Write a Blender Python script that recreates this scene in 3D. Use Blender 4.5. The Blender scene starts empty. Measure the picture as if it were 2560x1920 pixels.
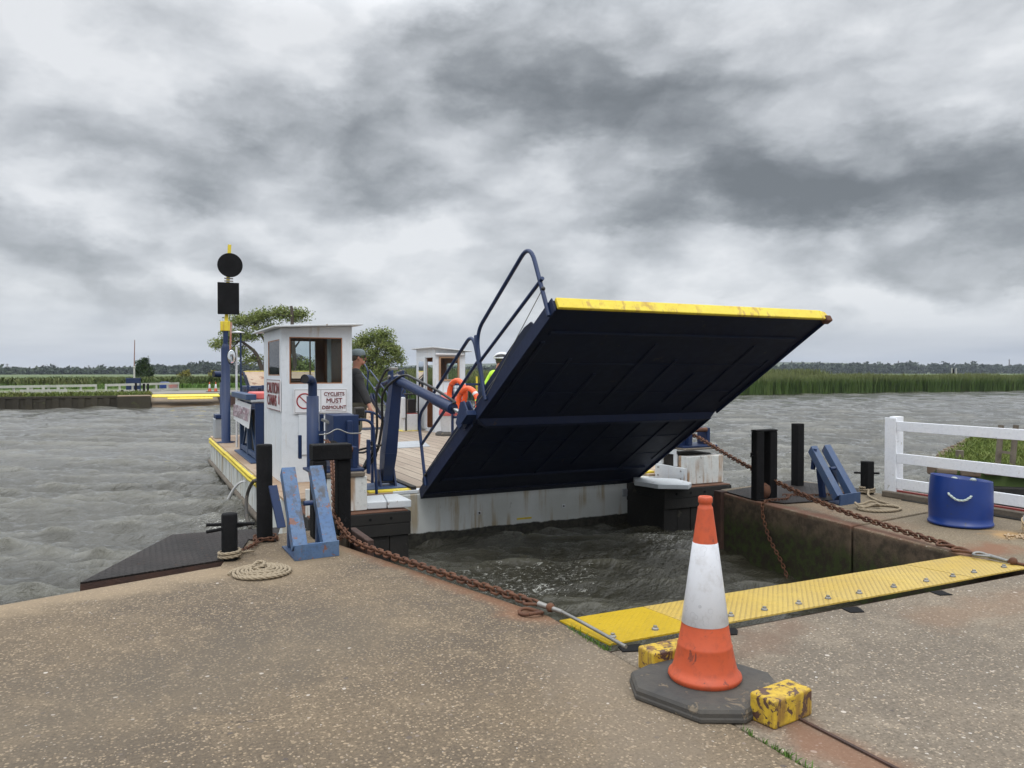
import bpy, math, random
import numpy as np
from mathutils import Vector, Matrix
random.seed(7); RN = np.random.RandomState(11)
R = math.radians
sc = bpy.context.scene
COL = sc.collection

# ------------------------------------------------------------------ camera
cd = bpy.data.cameras.new("camera"); cam = bpy.data.objects.new("camera", cd); COL.objects.link(cam)
cd.sensor_width = 36.0; cd.lens = 36.0*1930/2560; cd.clip_end = 6000; cd.clip_start = 0.05
cam.location = (0, 0, 1.55)
cam.rotation_euler = (R(90)-math.atan(29/1930), 0, R(-26))
sc.camera = cam
sc.view_settings.view_transform = 'Standard'; sc.view_settings.look = 'None'
sc.view_settings.exposure = 0.0; sc.view_settings.gamma = 1.0
sc.cycles.max_bounces = 6; sc.cycles.transparent_max_bounces = 8
sc.cycles.use_denoising = True

# ------------------------------------------------------------------ world
SUN_EL, SUN_AZ = 52, 200
world = bpy.data.worlds.new("World"); sc.world = world; world.use_nodes = True

class NT:
    """tiny helper to write node graphs as expressions"""
    def __init__(s, nt): s.nt = nt
    def n(s, t, **k):
        x = s.nt.nodes.new(t)
        for a, b in k.items(): setattr(x, a, b)
        return x
    def put(s, sock, v):
        if isinstance(v, bpy.types.NodeSocket): s.nt.links.new(v, sock)
        elif v is not None:
            if hasattr(sock, 'default_value'):
                try: sock.default_value = v
                except Exception: sock.default_value = (v[0], v[1], v[2], 1.0) if hasattr(v, '__len__') else (v, v, v)
    def m(s, op, a, b=None, c=None, clamp=False):
        x = s.n('ShaderNodeMath', operation=op); x.use_clamp = clamp
        for i, v in enumerate((a, b, c)):
            if v is not None: s.put(x.inputs[i], v)
        return x.outputs[0]
    def v(s, op, a, b=None, out=0):
        x = s.n('ShaderNodeVectorMath', operation=op)
        s.put(x.inputs[0], a)
        if b is not None: s.put(x.inputs[1], b)
        return x.outputs[out]
    def xyz(s, v):
        x = s.n('ShaderNodeSeparateXYZ'); s.put(x.inputs[0], v); return x.outputs
    def comb(s, a, b, c=0.0):
        x = s.n('ShaderNodeCombineXYZ')
        for i, q in enumerate((a, b, c)): s.put(x.inputs[i], q)
        return x.outputs[0]
    def noise(s, vec, scale=5, detail=5, rough=.55, dist=0, color=False):
        x = s.n('ShaderNodeTexNoise'); s.put(x.inputs['Vector'], vec)
        x.inputs['Scale'].default_value = scale; x.inputs['Detail'].default_value = detail
        x.inputs['Roughness'].default_value = rough; x.inputs['Distortion'].default_value = dist
        return x.outputs[1 if color else 0]
    def vor(s, vec, scale, feature='F1', out='Distance'):
        x = s.n('ShaderNodeTexVoronoi', feature=feature); s.put(x.inputs['Vector'], vec)
        x.inputs['Scale'].default_value = scale; return x.outputs[out]
    def ss(s, x, a, b):
        r = s.n('ShaderNodeMapRange', interpolation_type='SMOOTHSTEP')
        s.put(r.inputs['Value'], x); r.inputs['From Min'].default_value = a; r.inputs['From Max'].default_value = b
        if a > b:
            r.inputs['From Min'].default_value = b; r.inputs['From Max'].default_value = a
            r.inputs['To Min'].default_value = 1; r.inputs['To Max'].default_value = 0
        return r.outputs[0]
    def mix(s, f, a, b, mode='MIX'):
        x = s.n('ShaderNodeMix', data_type='RGBA', blend_type=mode)
        s.put(x.inputs[0], f); s.put(x.inputs[6], c4(a)); s.put(x.inputs[7], c4(b)); return x.outputs[2]
    def ramp(s, f, stops):
        x = s.n('ShaderNodeValToRGB'); s.put(x.inputs[0], f)
        e = x.color_ramp.elements
        while len(e) < len(stops): e.new(0.5)
        for i, (p, c) in enumerate(stops): e[i].position = p; e[i].color = c4(c)
        return x.outputs[0]
    def bump(s, h, strength=.3, dist=.02, normal=None):
        x = s.n('ShaderNodeBump'); x.inputs['Strength'].default_value = strength
        x.inputs['Distance'].default_value = dist; s.put(x.inputs['Height'], h)
        if normal is not None: s.put(x.inputs['Normal'], normal)
        return x.outputs[0]
def c4(c):
    if isinstance(c, (tuple, list)) and len(c) == 3: return (c[0], c[1], c[2], 1.0)
    return c

W = NT(world.node_tree); world.node_tree.nodes.clear()
out = W.n('ShaderNodeOutputWorld'); bg = W.n('ShaderNodeBackground')
world.node_tree.links.new(bg.outputs[0], out.inputs[0])
sky = W.n('ShaderNodeTexSky', sky_type='NISHITA'); sky.sun_disc = False
sky.sun_elevation = R(SUN_EL); sky.sun_rotation = R(SUN_AZ)
tc = W.n('ShaderNodeTexCoord').outputs['Generated']
d = W.v('NORMALIZE', tc); dx, dy, dz = W.xyz(d)
# azimuth measured from the river-crossing bearing, elevation above the horizon
vx, vy = math.sin(R(26)), math.cos(R(26))
fwd = W.m('ADD', W.m('MULTIPLY', dx, vx), W.m('MULTIPLY', dy, vy))
rgt = W.m('SUBTRACT', W.m('MULTIPLY', dx, vy), W.m('MULTIPLY', dy, vx))
az = W.m('ARCTAN2', rgt, fwd)
el = W.m('ARCSINE', dz)
zz = W.m('ADD', W.m('MAXIMUM', dz, 0.0), 0.10)
plane = W.comb(W.m('DIVIDE', rgt, zz), W.m('DIVIDE', fwd, zz), 0.3)
ang = W.comb(az, W.m('MULTIPLY', el, 1.0), 0.0)
wc = W.noise(W.comb(W.m('MULTIPLY', az, 1.0), W.m('MULTIPLY', el, 1.9), 0.7), 4.5, 7, .58, color=True)
warp = W.v('SCALE', W.v('SUBTRACT', wc, (.5, .5, .5)), None)
warp.node.inputs['Scale'].default_value = 0.34
wa = W.v('ADD', ang, W.v('MULTIPLY', warp, (1.0, .55, 0)))
def cl(vec, scale, det, ro, di, lift):
    """cloud noise plus the relief it shows when lit from above"""
    a = W.noise(vec, scale, det, ro, di); b_ = W.noise(W.v('ADD', vec, lift), scale, det, ro, di)
    return a, W.m('SUBTRACT', a, b_)
n1, e1 = cl(W.v('MULTIPLY', plane, (1, .9, 1)), .62, 6, .52, .15, (.03, -.12, 0))
n2, e2 = cl(W.comb(az, W.m('MULTIPLY', el, 1.75), 3.1), 4.4, 9, .56, .15, (-.004, .022, 0))
n3, e3 = cl(W.v('ADD', W.comb(az, W.m('MULTIPLY', el, 1.6), 9.1), W.v('MULTIPLY', warp, (.25, .25, 0))), 15, 8, .58, .1, (-.002, .007, 0))
dark = W.m('ADD', W.m('MULTIPLY', W.m('SUBTRACT', n1, .5), .95), W.m('MULTIPLY', W.m('SUBTRACT', n2, .5), 1.7))
dark = W.m('ADD', dark, W.m('MULTIPLY', W.m('SUBTRACT', n3, .5), .55))
rel = W.m('ADD', W.m('MULTIPLY', e2, 1.6), W.m('MULTIPLY', e3, .9)); dark = W.m('ADD', dark, W.m('MULTIPLY', rel, -1.0))
def puff(scale, wamt, off, sm=.6):
    x = W.n('ShaderNodeTexVoronoi', feature='SMOOTH_F1', voronoi_dimensions='2D'); W.put(x.inputs['Vector'], W.v('ADD', W.comb(W.m('ADD', az, off), W.m('MULTIPLY', el, 1.7), 0.0), W.v('MULTIPLY', warp, (wamt, wamt, 0)))); x.inputs['Scale'].default_value = scale; x.inputs['Smoothness'].default_value = sm
    x.inputs['Detail'].default_value = 0.0
    return W.m('SUBTRACT', x.outputs['Distance'], .38)
dark = W.m('ADD', dark, W.m('ADD', W.m('MULTIPLY', puff(7.5, .8, 1.7), .85), W.m('MULTIPLY', puff(17, .5, 5.2), .42)))
BLOBS = [(1150,150,330,120,.40),(1850,470,460,95,.38),(1150,200,230,85,.85),(960,110,190,70,.30),(1300,255,150,45,.45),(640,345,200,60,.70),(840,455,130,38,.62),
 (40,320,130,75,.65),(2000,520,380,80,.85),(1620,440,270,55,.62),(1900,390,320,70,.35),(2170,600,170,45,.55),(1720,290,170,60,.2),
 (200,550,280,45,.55),(620,575,190,32,.42),(1380,430,260,35,.35),(250,385,170,40,.3),(1750,200,400,90,.22),(300,680,420,40,.35),(450,440,200,40,.30),
 (1080,640,200,30,.25),(1250,520,160,30,.22),(1450,330,120,40,.25),(820,230,120,40,.2),(980,330,120,30,.25),(1950,640,140,20,.3),(700,480,90,26,.3),
 (210,190,260,110,-.45),(1720,545,200,32,-.55),(1480,655,420,36,-.35),(2020,690,280,36,-.45),(930,530,150,40,-.35),
 (420,490,150,26,-.45),(760,170,150,60,-.2),(1460,110,120,50,-.3),(450,625,60,36,-.5),(1650,70,170,60,-.15),(60,120,120,90,-.15),(620,30,300,40,-.2),
 (130,440,120,26,-.35),(820,560,130,24,-.3),(1180,400,160,26,-.25),(2050,290,150,40,-.2),(1330,150,90,40,-.2)]
for (bx, by, sx, sy, a) in BLOBS:
    q = W.v('MULTIPLY', W.v('SUBTRACT', wa, ((bx-1106)/1668, (805-by)/1668, 0)), (1668/(sx*1.25), 1668/(sy*1.25), 0))
    q = W.v('DOT_PRODUCT', q, q, out=1)
    g = W.m('MULTIPLY', W.m('EXPONENT', W.m('MULTIPLY', q, -.7)), a*(.78 if a > 0 else 1.0))
    dark = W.m('ADD', dark, g)
t = W.m('ADD', W.m('MULTIPLY', dark, .52), .175, clamp=True)
cc = W.ramp(t, [(0.0, (.78,.80,.825)), (.2, (.655,.68,.71)), (.42, (.49,.515,.545)), (.66, (.315,.337,.360)), (.88, (.205,.223,.240)), (1.0, (.17,.186,.20))])
low = W.ramp(W.noise(W.comb(az, W.m('MULTIPLY', el, 9), 2.0), 3.2, 5, .5), [(.3, (.41,.455,.53)), (.7, (.59,.625,.68))])
cc = W.mix(W.ss(el, .10, .01), cc, low)
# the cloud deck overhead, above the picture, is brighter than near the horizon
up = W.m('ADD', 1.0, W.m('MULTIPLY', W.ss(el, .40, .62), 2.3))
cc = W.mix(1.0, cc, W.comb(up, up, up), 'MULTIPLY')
skys = W.v('SCALE', sky.outputs[0]); skys.node.inputs['Scale'].default_value = 0.08
cc = W.mix(.07, cc, skys)
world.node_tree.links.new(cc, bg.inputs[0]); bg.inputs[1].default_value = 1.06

sl = bpy.data.lights.new("sun", 'SUN'); sun = bpy.data.objects.new("sun", sl); COL.objects.link(sun)
sl.energy = 0.7; sl.angle = R(18); sl.color = (1.0, .96, .9)
sun.rotation_euler = (R(90-SUN_EL), 0, R(180-SUN_AZ))

# ------------------------------------------------------------------ materials
def mat(name):
    m = bpy.data.materials.new(name); m.use_nodes = True
    n = NT(m.node_tree); b = m.node_tree.nodes['Principled BSDF']
    return m, n, b
def ocoord(n): return n.n('ShaderNodeTexCoord').outputs['Object']
def gcoord(n): return n.n('ShaderNodeNewGeometry').outputs['Position']

def paint(name, col, col2=None, chip=None, chip_amt=.0, scale=6, rough=.45, bump=.15, rust=None, rust_amt=0., dirt=.25, metal=0., spec=.5):
    m, n, b = mat(name); P = ocoord(n)
    big = n.noise(P, scale*.35, 4, .6); fine = n.noise(P, scale*4, 6, .65)
    c = n.mix(n.ss(big, .3, .7), col, col2 if col2 else tuple(x*.82 for x in col))
    c = n.mix(n.m('MULTIPLY', n.ss(fine, .45, .75), dirt), c, tuple(x*.35+.02 for x in col))
    h = fine
    if rust and rust_amt > 0:
        st = n.noise(n.v('MULTIPLY', P, (13, 13, .9)), 1.0, 5, .6)
        st2 = n.noise(P, 1.7, 3, .5)
        k = n.m('MULTIPLY', n.ss(st, .68-.28*rust_amt, .82-.30*rust_amt), n.ss(st2, .40, .56))
        c = n.mix(n.m('MULTIPLY', k, .85), c, rust)
    if chip and chip_amt > 0:
        k = n.noise(n.v('ADD', P, (3, 7, 1)), scale*1.6, 9, .68, .6)
        lim = .68-.21*chip_amt
        k = n.ss(k, lim, lim+.025)
        c = n.mix(k, c, chip)
        h = n.m('SUBTRACT', fine, n.m('MULTIPLY', k, 1.2))
    n.put(b.inputs['Base Color'], c)
    rr = n.m('ADD', rough-.1, n.m('MULTIPLY', fine, .25)); n.put(b.inputs['Roughness'], rr)
    b.inputs['Metallic'].default_value = metal; b.inputs['Specular IOR Level'].default_value = spec
    n.put(b.inputs['Normal'], n.bump(h, bump, .01))
    return m
M = {}
M['navy'] = paint('navy paint', (.009,.022,.070), (.013,.031,.092), (.05,.035,.03), .12, 5, .42, .12, rust=(.12,.05,.02), rust_amt=.1, spec=.35)
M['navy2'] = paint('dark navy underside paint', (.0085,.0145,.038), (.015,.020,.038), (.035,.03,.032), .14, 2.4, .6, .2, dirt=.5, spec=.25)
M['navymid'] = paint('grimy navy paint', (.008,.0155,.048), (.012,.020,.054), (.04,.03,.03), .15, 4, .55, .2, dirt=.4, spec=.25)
M['midblue'] = paint('worn mid blue paint', (.055,.118,.245), (.09,.145,.235), (.17,.08,.06), .42, 9, .55, .25, rust=(.06,.055,.055), rust_amt=.7, dirt=.7)
M['dullblue'] = paint('worn dark blue paint', (.020,.050,.125), (.040,.072,.14), (.09,.06,.05), .22, 8, .5, .2, rust=(.10,.06,.04), rust_amt=.3)
M['black'] = paint('tarred black paint', (.006,.006,.0065), (.010,.010,.011), (.022,.02,.019), .2, 9, .75, .5, dirt=.3, spec=.14)
M['white'] = paint('white marine paint', (.55,.585,.61), (.62,.64,.65), (.20,.13,.07), .22, 7, .42, .12, rust=(.33,.19,.08), rust_amt=.22, dirt=.12)
M['whiteold'] = paint('flaking white paint', (.56,.58,.57), (.63,.63,.60), (.13,.11,.09), .26, 5, .55, .35, rust=(.30,.16,.06), rust_amt=.75, dirt=.3)
M['cabin'] = paint('cabin white paint', (.59,.63,.67), (.65,.68,.71), None, 0, 3, .38, .1, rust=(.42,.33,.22), rust_amt=.35, dirt=.16)
M['fence'] = paint('white fence paint', (.74,.765,.81), (.79,.80,.82), (.35,.33,.28), .1, 8, .5, .25, dirt=.2)
M['farwhite'] = paint('weathered white paint', (.44,.44,.39), (.52,.52,.46), None, 0, 2, .6, .1)
M['yellow'] = paint('chipped yellow paint', (.50,.325,.022), (.56,.38,.03), (.085,.042,.028), .66, 10, .55, .35, rust=(.15,.065,.03), rust_amt=.75, dirt=.6)
M['yellow2'] = paint('yellow lip paint', (.68,.52,.03), (.74,.60,.05), (.26,.17,.06), .24, 11, .5, .3, rust=(.42,.25,.05), rust_amt=.6, dirt=.2)
M['rust'] = paint('rusty iron', (.085,.034,.018), (.14,.058,.026), (.03,.016,.012), .3, 22, .8, .6, dirt=.5)
M['rustdark'] = paint('dark rusty iron', (.045,.024,.018), (.075,.036,.024), None, 0, 20, .8, .6, dirt=.5)
M['steel'] = paint('dull steel', (.22,.22,.21), (.3,.29,.27), (.1,.06,.04), .2, 9, .45, .2, metal=.7)
M['rubber'] = paint('worn rubber', (.040,.039,.038), (.075,.066,.054), (.15,.12,.085), .45, 5, .8, .5, dirt=.5)
M['hose'] = paint('black hose', (.01,.01,.011), None, None, 0, 9, .4, .1)
M['timber'] = paint('tarred timber', (.010,.009,.008), (.020,.017,.014), (.045,.04,.03), .25, 5, .75, .5, dirt=.5)
M['oldwood'] = paint('grey old wood', (.10,.08,.06), (.15,.125,.095), None, 0, 9, .8, .5, dirt=.5)
M['cabwood'] = paint('varnished wood', (.28,.115,.05), (.36,.17,.085), None, 0, 5, .4, .15)
M['orange'] = paint('orange plastic', (.53,.088,.028), (.46,.075,.028), (.20,.05,.03), .22, 6, .5, .12, dirt=.45)
M['ringorange'] = paint('lifebuoy orange', (.78,.11,.02), (.72,.09,.02), None, 0, 5, .4, .05)
M['pink'] = paint('faded red plastic', (.62,.13,.12), (.55,.1,.09), None, 0, 4, .45, .05)
M['redp'] = paint('red paint', (.30,.04,.03), (.35,.06,.045), None, 0, 4, .45, .05)
M['plastw'] = paint('white plastic', (.55,.56,.58), (.6,.61,.62), None, 0, 4, .4, .05)
M['drum'] = paint('royal blue plastic', (.006,.030,.165), (.009,.037,.20), (.03,.04,.08), .2, 4, .33, .05, dirt=.2)
M['chrome'] = paint('polished steel', (.5,.5,.5), None, None, 0, 4, .2, .02, metal=1.0)
M['signw'] = paint('sign white', (.66,.67,.69), (.7,.7,.72), None, 0, 3, .3, .02, dirt=.05)
M['maroon'] = paint('maroon lettering', (.16,.012,.014), None, None, 0, 3, .4, .02)
M['signred'] = paint('sign red', (.30,.015,.02), None, None, 0, 3, .4, .02)
M['fadedred'] = paint('faded maroon lettering', (.22,.12,.16), (.45,.36,.38), (.6,.58,.6), .3, 14, .4, .02)
M['grey'] = paint('light grey panel', (.30,.32,.34), (.36,.38,.40), None, 0, 4, .5, .05)
M['bright'] = paint('bright wood', (.33,.2,.12), (.4,.25,.15), None, 0, 6, .5, .1)

def simple(name, col, rough=.6, **k):
    m, n, b = mat(name); b.inputs['Base Color'].default_value = c4(col); b.inputs['Roughness'].default_value = rough
    for a, v in k.items(): b.inputs[a].default_value = v
    return m
M['glass'] = simple('window glass', (.9, .95, .95), .02, **{'Transmission Weight': 1.0, 'IOR': 1.02, 'Specular IOR Level': .5})
# thin glazing: mostly see-through with a clear sky reflection
def glass():
    m, n, b = mat('window pane glass'); nt = m.node_tree
    tr = n.n('ShaderNodeBsdfTransparent'); gl = n.n('ShaderNodeBsdfGlossy'); gl.inputs['Roughness'].default_value = .02
    tr.inputs[0].default_value = (.8,.86,.86,1)
    fr = n.n('ShaderNodeFresnel'); fr.inputs[0].default_value = 1.18
    mx = n.n('ShaderNodeMixShader'); nt.links.new(n.m('ADD', fr.outputs[0], .004), mx.inputs[0])
    nt.links.new(tr.outputs[0], mx.inputs[1]); nt.links.new(gl.outputs[0], mx.inputs[2])
    nt.links.new(mx.outputs[0], nt.nodes['Material Output'].inputs[0]); return m
M['glass'] = glass()
M['mirrorglass'] = simple('mirror glass', (.75,.78,.8), .04, Metallic=1.0)
M['darkglass'] = simple('dark lens', (.01,.01,.01), .1)
M['skin'] = simple('weathered skin', (.36,.165,.11), .55)
M['hair'] = simple('grey brown hair', (.06,.045,.035), .8)
M['jumper'] = paint('charcoal knit', (.022,.022,.023), (.03,.03,.031), None, 0, 20, .9, .4)
M['shorts'] = paint('olive grey cotton', (.10,.10,.075), (.13,.125,.095), None, 0, 10, .9, .2)
M['cap'] = paint('grey blue cotton', (.13,.16,.17), (.16,.19,.2), None, 0, 10, .9, .2)
M['hivis'] = paint('hi vis yellow cloth', (.50,.80,.045), (.42,.72,.04), None, 0, 6, .8, .2)
M['boot'] = simple('dark leather', (.02,.017,.015), .6)
M['sock'] = simple('red sock', (.25,.02,.02), .9)
M['helmw'] = simple('helmet white', (.62,.64,.66), .35)
M['helmb'] = simple('helmet black', (.02,.02,.022), .5)

def concrete(name, base, light, dark, rustpts=(), peb=1.0, pale=None):
    """exposed-aggregate concrete: pebbles of many tones set in sandy mortar, with stains"""
    m, n, b = mat(name); P = gcoord(n)
    wp = n.v('ADD', P, n.v('MULTIPLY', n.noise(P, 40, 2, .5, color=True), (.012,.012,.012)))
    big = n.noise(P, .55, 6, .62); med = n.noise(P, 3.2, 7, .62, .5); fine = n.noise(P, 60, 6, .75)
    c = n.mix(n.ss(big, .36, .60), base, dark)
    c = n.mix(n.m('MULTIPLY', n.ss(med, .45, .75), .55), c, light)
    c = n.mix(n.m('MULTIPLY', n.ss(fine, .40, .68), .75), c, tuple(x*.34 for x in base))
    v1 = n.n('ShaderNodeTexVoronoi', feature='F1'); n.put(v1.inputs['Vector'], wp); v1.inputs['Scale'].default_value = 78
    r1 = n.xyz(v1.outputs['Color'])
    size = n.m('MULTIPLY', r1[0], .62)
    inside = n.m('MULTIPLY', n.ss(n.m('SUBTRACT', v1.outputs['Distance'], size), .10, -.02), n.ss(r1[1], .30, .34))
    pc = n.ramp(r1[2], [(0, tuple(x*.5 for x in base)), (.3, tuple(x*.9 for x in base)), (.55, tuple(x*1.35 for x in light)), (.85, (.34,.26,.175)), (.97, (.42,.35,.27)), (1, (.52,.49,.45))])
    c = n.mix(n.m('MULTIPLY', inside, .82*peb), c, pc)
    v2 = n.n('ShaderNodeTexVoronoi', feature='F1'); n.put(v2.inputs['Vector'], n.v('ADD', wp, (5,3,0))); v2.inputs['Scale'].default_value = 24
    r2 = n.xyz(v2.outputs['Color'])
    in2 = n.m('MULTIPLY', n.ss(n.m('SUBTRACT', v2.outputs['Distance'], n.m('MULTIPLY', r2[0], .3)), .08, .02), n.ss(r2[1], .88, .90))
    pc2 = n.ramp(r2[2], [(0, (.07,.06,.055)), (.35, (.24,.19,.15)), (.8, (.44,.36,.28)), (1, (.58,.53,.47))])
    c = n.mix(n.m('MULTIPLY', in2, .8*peb), c, pc2)
    X, Y, Z = n.xyz(P)
    for (px, py, qx, qy, w, a, col) in rustpts:   # stains run along a line on the ground
        L = math.hypot(qx-px, qy-py); ux, uy = (qx-px)/L, (qy-py)/L
        s = n.m('ADD', n.m('MULTIPLY', n.m('SUBTRACT', X, px), ux), n.m('MULTIPLY', n.m('SUBTRACT', Y, py), uy))
        s = n.m('MINIMUM', n.m('MAXIMUM', s, 0.0), L)
        ex = n.m('SUBTRACT', X, n.m('ADD', n.m('MULTIPLY', s, ux), px)); ey = n.m('SUBTRACT', Y, n.m('ADD', n.m('MULTIPLY', s, uy), py))
        dd = n.m('SQRT', n.m('ADD', n.m('MULTIPLY', ex, ex), n.m('MULTIPLY', ey, ey)))
        dd = n.m('ADD', dd, n.m('MULTIPLY', n.m('SUBTRACT', med, .5), w*2.2))
        c = n.mix(n.m('MULTIPLY', n.ss(dd, w, 0.0), a), c, col)
    # hairline cracks
    cr = n.vor(n.v('ADD', P, n.v('MULTIPLY', n.noise(P, 1.3, 5, .6, color=True), (.9,.9,.0))), .42, 'DISTANCE_TO_EDGE')
    crk = n.m('MULTIPLY', n.ss(cr, .0065, .001), n.ss(n.noise(P, .8, 3), .56, .66))
    c = n.mix(n.m('MULTIPLY', crk, .6), c, (.035,.03,.025))
    # green-brown growth where the sides stay wet
    wet = n.ss(n.m('ADD', Z, n.m('MULTIPLY', n.noise(P, 5, 6, .7), .35)), .12, -.22)
    moss = n.mix(n.ss(n.noise(P, 9, 5, .7), .4, .6), (.034,.028,.018), (.042,.055,.016))
    wallc = n.mix(n.ss(n.noise(P, 7, 8, .72), .38, .66), (.135,.098,.066), (.055,.042,.03))
    side = n.ss(Z, -.012, -.05)
    c = n.mix(side, c, wallc); c = n.mix(n.m('MULTIPLY', wet, side), c, moss)
    n.put(b.inputs['Base Color'], c); b.inputs['Roughness'].default_value = .85; b.inputs['Specular IOR Level'].default_value = .3
    h = n.m('ADD', n.m('MULTIPLY', inside, .8), n.m('ADD', n.m('MULTIPLY', in2, 1.0), n.m('MULTIPLY', fine, 1.1)))
    h = n.m('ADD', h, n.m('SUBTRACT', n.m('MULTIPLY', med, 1.6), n.m('MULTIPLY', crk, 3)))
    n.put(b.inputs['Normal'], n.bump(h, .55, .006)); return m
RUSTY = (.20,.085,.04)
M['conc_left'] = concrete('brown aggregate concrete', (.172,.130,.085), (.245,.188,.124), (.108,.085,.062), [
    (2.30,4.4,1.65,6.9,.16,.55,RUSTY), (2.2,4.4,2.33,4.25,.2,.6,(.22,.10,.05)), (-3,5.45,.55,6.40,.42,.55,(.33,.25,.16)), (.9,6.2,1.9,7.3,.5,.6,(.25,.19,.12)),
    (-2.4,3.2,1.1,4.6,.9,.35,(.105,.090,.070)), (1.5,1.2,2.2,3.6,.5,.3,(.24,.20,.155))])
M['conc_right'] = concrete('grey aggregate concrete', (.215,.175,.130), (.30,.248,.185), (.158,.132,.102), [
    (2.5,1.5,2.62,2.9,.22,.75,(.19,.095,.055)), (3.1,3.3,3.6,3.5,.25,.5,(.15,.09,.06)), (4.5,3.2,8,3.2,.3,.35,(.21,.12,.07))])
M['conc_pier'] = concrete('sandy pier concrete', (.215,.17,.112), (.275,.22,.148), (.165,.135,.095), [
    (6.42,4.3,6.8,7.6,.18,.85,(.155,.07,.045)), (6.42,4.2,6.9,4.25,.3,.8,(.19,.09,.05)), (6.9,5.3,7.2,7.3,.35,.4,(.21,.12,.07)), (7.45,4.55,7.9,4.4,.25,.8,(.42,.26,.11))], peb=.7)

def tread(name, col, col2, rough=.4, wear=None, sc_=22.0, strength=.7, spec=.5):
    """steel chequer plate: raised lozenges laid in two directions"""
    m, n, b = mat(name); P = ocoord(n); x, y, z = n.xyz(P)
    u = n.m('MULTIPLY', n.m('ADD', x, y), sc_); v = n.m('MULTIPLY', n.m('SUBTRACT', x, y), sc_)
    def loz(a, c_, off):
        fa = n.m('SUBTRACT', n.m('FRACT', n.m('ADD', a, off)), .5); fc = n.m('SUBTRACT', n.m('FRACT', n.m('ADD', c_, off)), .5)
        return n.m('ADD', n.m('MULTIPLY', n.m('MULTIPLY', fa, fa), 5.0), n.m('MULTIPLY', n.m('MULTIPLY', fc, fc), 30.0))
    d1 = loz(u, v, 0.0); d2 = loz(v, u, .5)
    k = n.ss(n.m('MINIMUM', d1, d2), 1.0, .55)
    big = n.noise(P, 1.6, 5, .6); fine = n.noise(P, 26, 6, .7)
    c = n.mix(n.ss(big, .35, .65), col, col2)
    c = n.mix(n.m('MULTIPLY', n.ss(fine, .5, .75), .4), c, tuple(q*.45 for q in col))
    if wear: c = n.mix(n.m('MULTIPLY', n.m('MULTIPLY', k, n.ss(n.noise(P, 3, 4), .35, .6)), .5), c, wear)
    edge = n.ss(n.noise(P, 13, 8, .7), .64, .68); c = n.mix(n.m('MULTIPLY', edge, .8), c, (.14,.06,.03))
    n.put(b.inputs['Base Color'], c); b.inputs['Roughness'].default_value = rough
    n.put(b.inputs['Normal'], n.bump(n.m('ADD', k, n.m('MULTIPLY', fine, .3)), strength, .012)); b.inputs['Specular IOR Level'].default_value = spec; return m
M['ytread'] = tread('bright yellow chequer plate', (.50,.335,.010), (.45,.30,.010), .4, strength=.5)
M['ytread2'] = tread('faded yellow chequer plate', (.48,.325,.055), (.52,.37,.08), .55, (.20,.13,.07))
M['btread'] = tread('dark chequer plate', (.012,.0095,.0085), (.022,.016,.014), .6, (.055,.048,.044), 11, 1.0, .2)

def deckmat():
    m, n, b = mat('weathered deck planks'); P = ocoord(n); x, y, z = n.xyz(P)
    bx = n.m('MULTIPLY', x, 4.2); cell = n.m('FLOOR', bx); f = n.m('FRACT', bx)
    rnd = n.noise(n.comb(n.m('MULTIPLY', cell, 7.31), n.m('FLOOR', n.m('MULTIPLY', y, .35)), 0), 3.7, 0)
    grain = n.noise(n.v('MULTIPLY', P, (26, 1.6, 5)), 1, 7, .65)
    c = n.mix(n.ss(rnd, .35, .65), (.27,.215,.165), (.35,.29,.225))
    c = n.mix(n.m('MULTIPLY', n.ss(grain, .4, .7), .5), c, (.17,.125,.09))
    gap = n.m('MINIMUM', f, n.m('SUBTRACT', 1.0, f)); g = n.ss(gap, .045, .012)
    c = n.mix(g, c, (.025,.02,.016))
    n.put(b.inputs['Base Color'], c); b.inputs['Roughness'].default_value = .8
    n.put(b.inputs['Normal'], n.bump(n.m('SUBTRACT', grain, n.m('MULTIPLY', g, 3)), .4, .01)); return m
M['deck'] = deckmat()
M['decksteel'] = paint('rust stained deck steel', (.40,.31,.225), (.30,.19,.11), (.17,.075,.035), .35, 2.2, .6, .2, dirt=.4)

def hullmat():
    m, n, b = mat('white hull plates'); P = ocoord(n); x, y, z = n.xyz(gcoord(n))
    fine = n.noise(P, 14, 6, .65)
    c = n.mix(n.ss(n.noise(P, 1.3, 5), .35, .7), (.58,.60,.585), (.48,.495,.465))
    st = n.noise(n.v('MULTIPLY', P, (9, 9, .7)), 1, 6, .62)
    k = n.m('MULTIPLY', n.ss(st, .50, .64), n.ss(n.noise(P, 1.1, 3), .36, .56))
    c = n.mix(n.m('MULTIPLY', k, .7), c, (.30,.21,.09))
    v = n.noise(n.v('MULTIPLY', n.v('ADD', P, (4,1,9)), (16, 16, 3.5)), 1, 9, .72, 1.0)
    c = n.mix(n.ss(v, .655, .67), c, (.07,.055,.04))
    tide = n.m('ADD', z, n.m('MULTIPLY', n.m('SUBTRACT', n.noise(P, 4, 8, .7), .5), .09))
    c = n.mix(n.ss(tide, -.635, -.655), c, n.mix(n.ss(fine, .4, .6), (.018,.017,.013), (.05,.047,.035)))
    n.put(b.inputs['Base Color'], c); b.inputs['Roughness'].default_value = .5
    n.put(b.inputs['Normal'], n.bump(n.m('ADD', fine, n.m('MULTIPLY', st, 1.0)), .25, .01)); return m
M['hull'] = hullmat()

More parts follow.
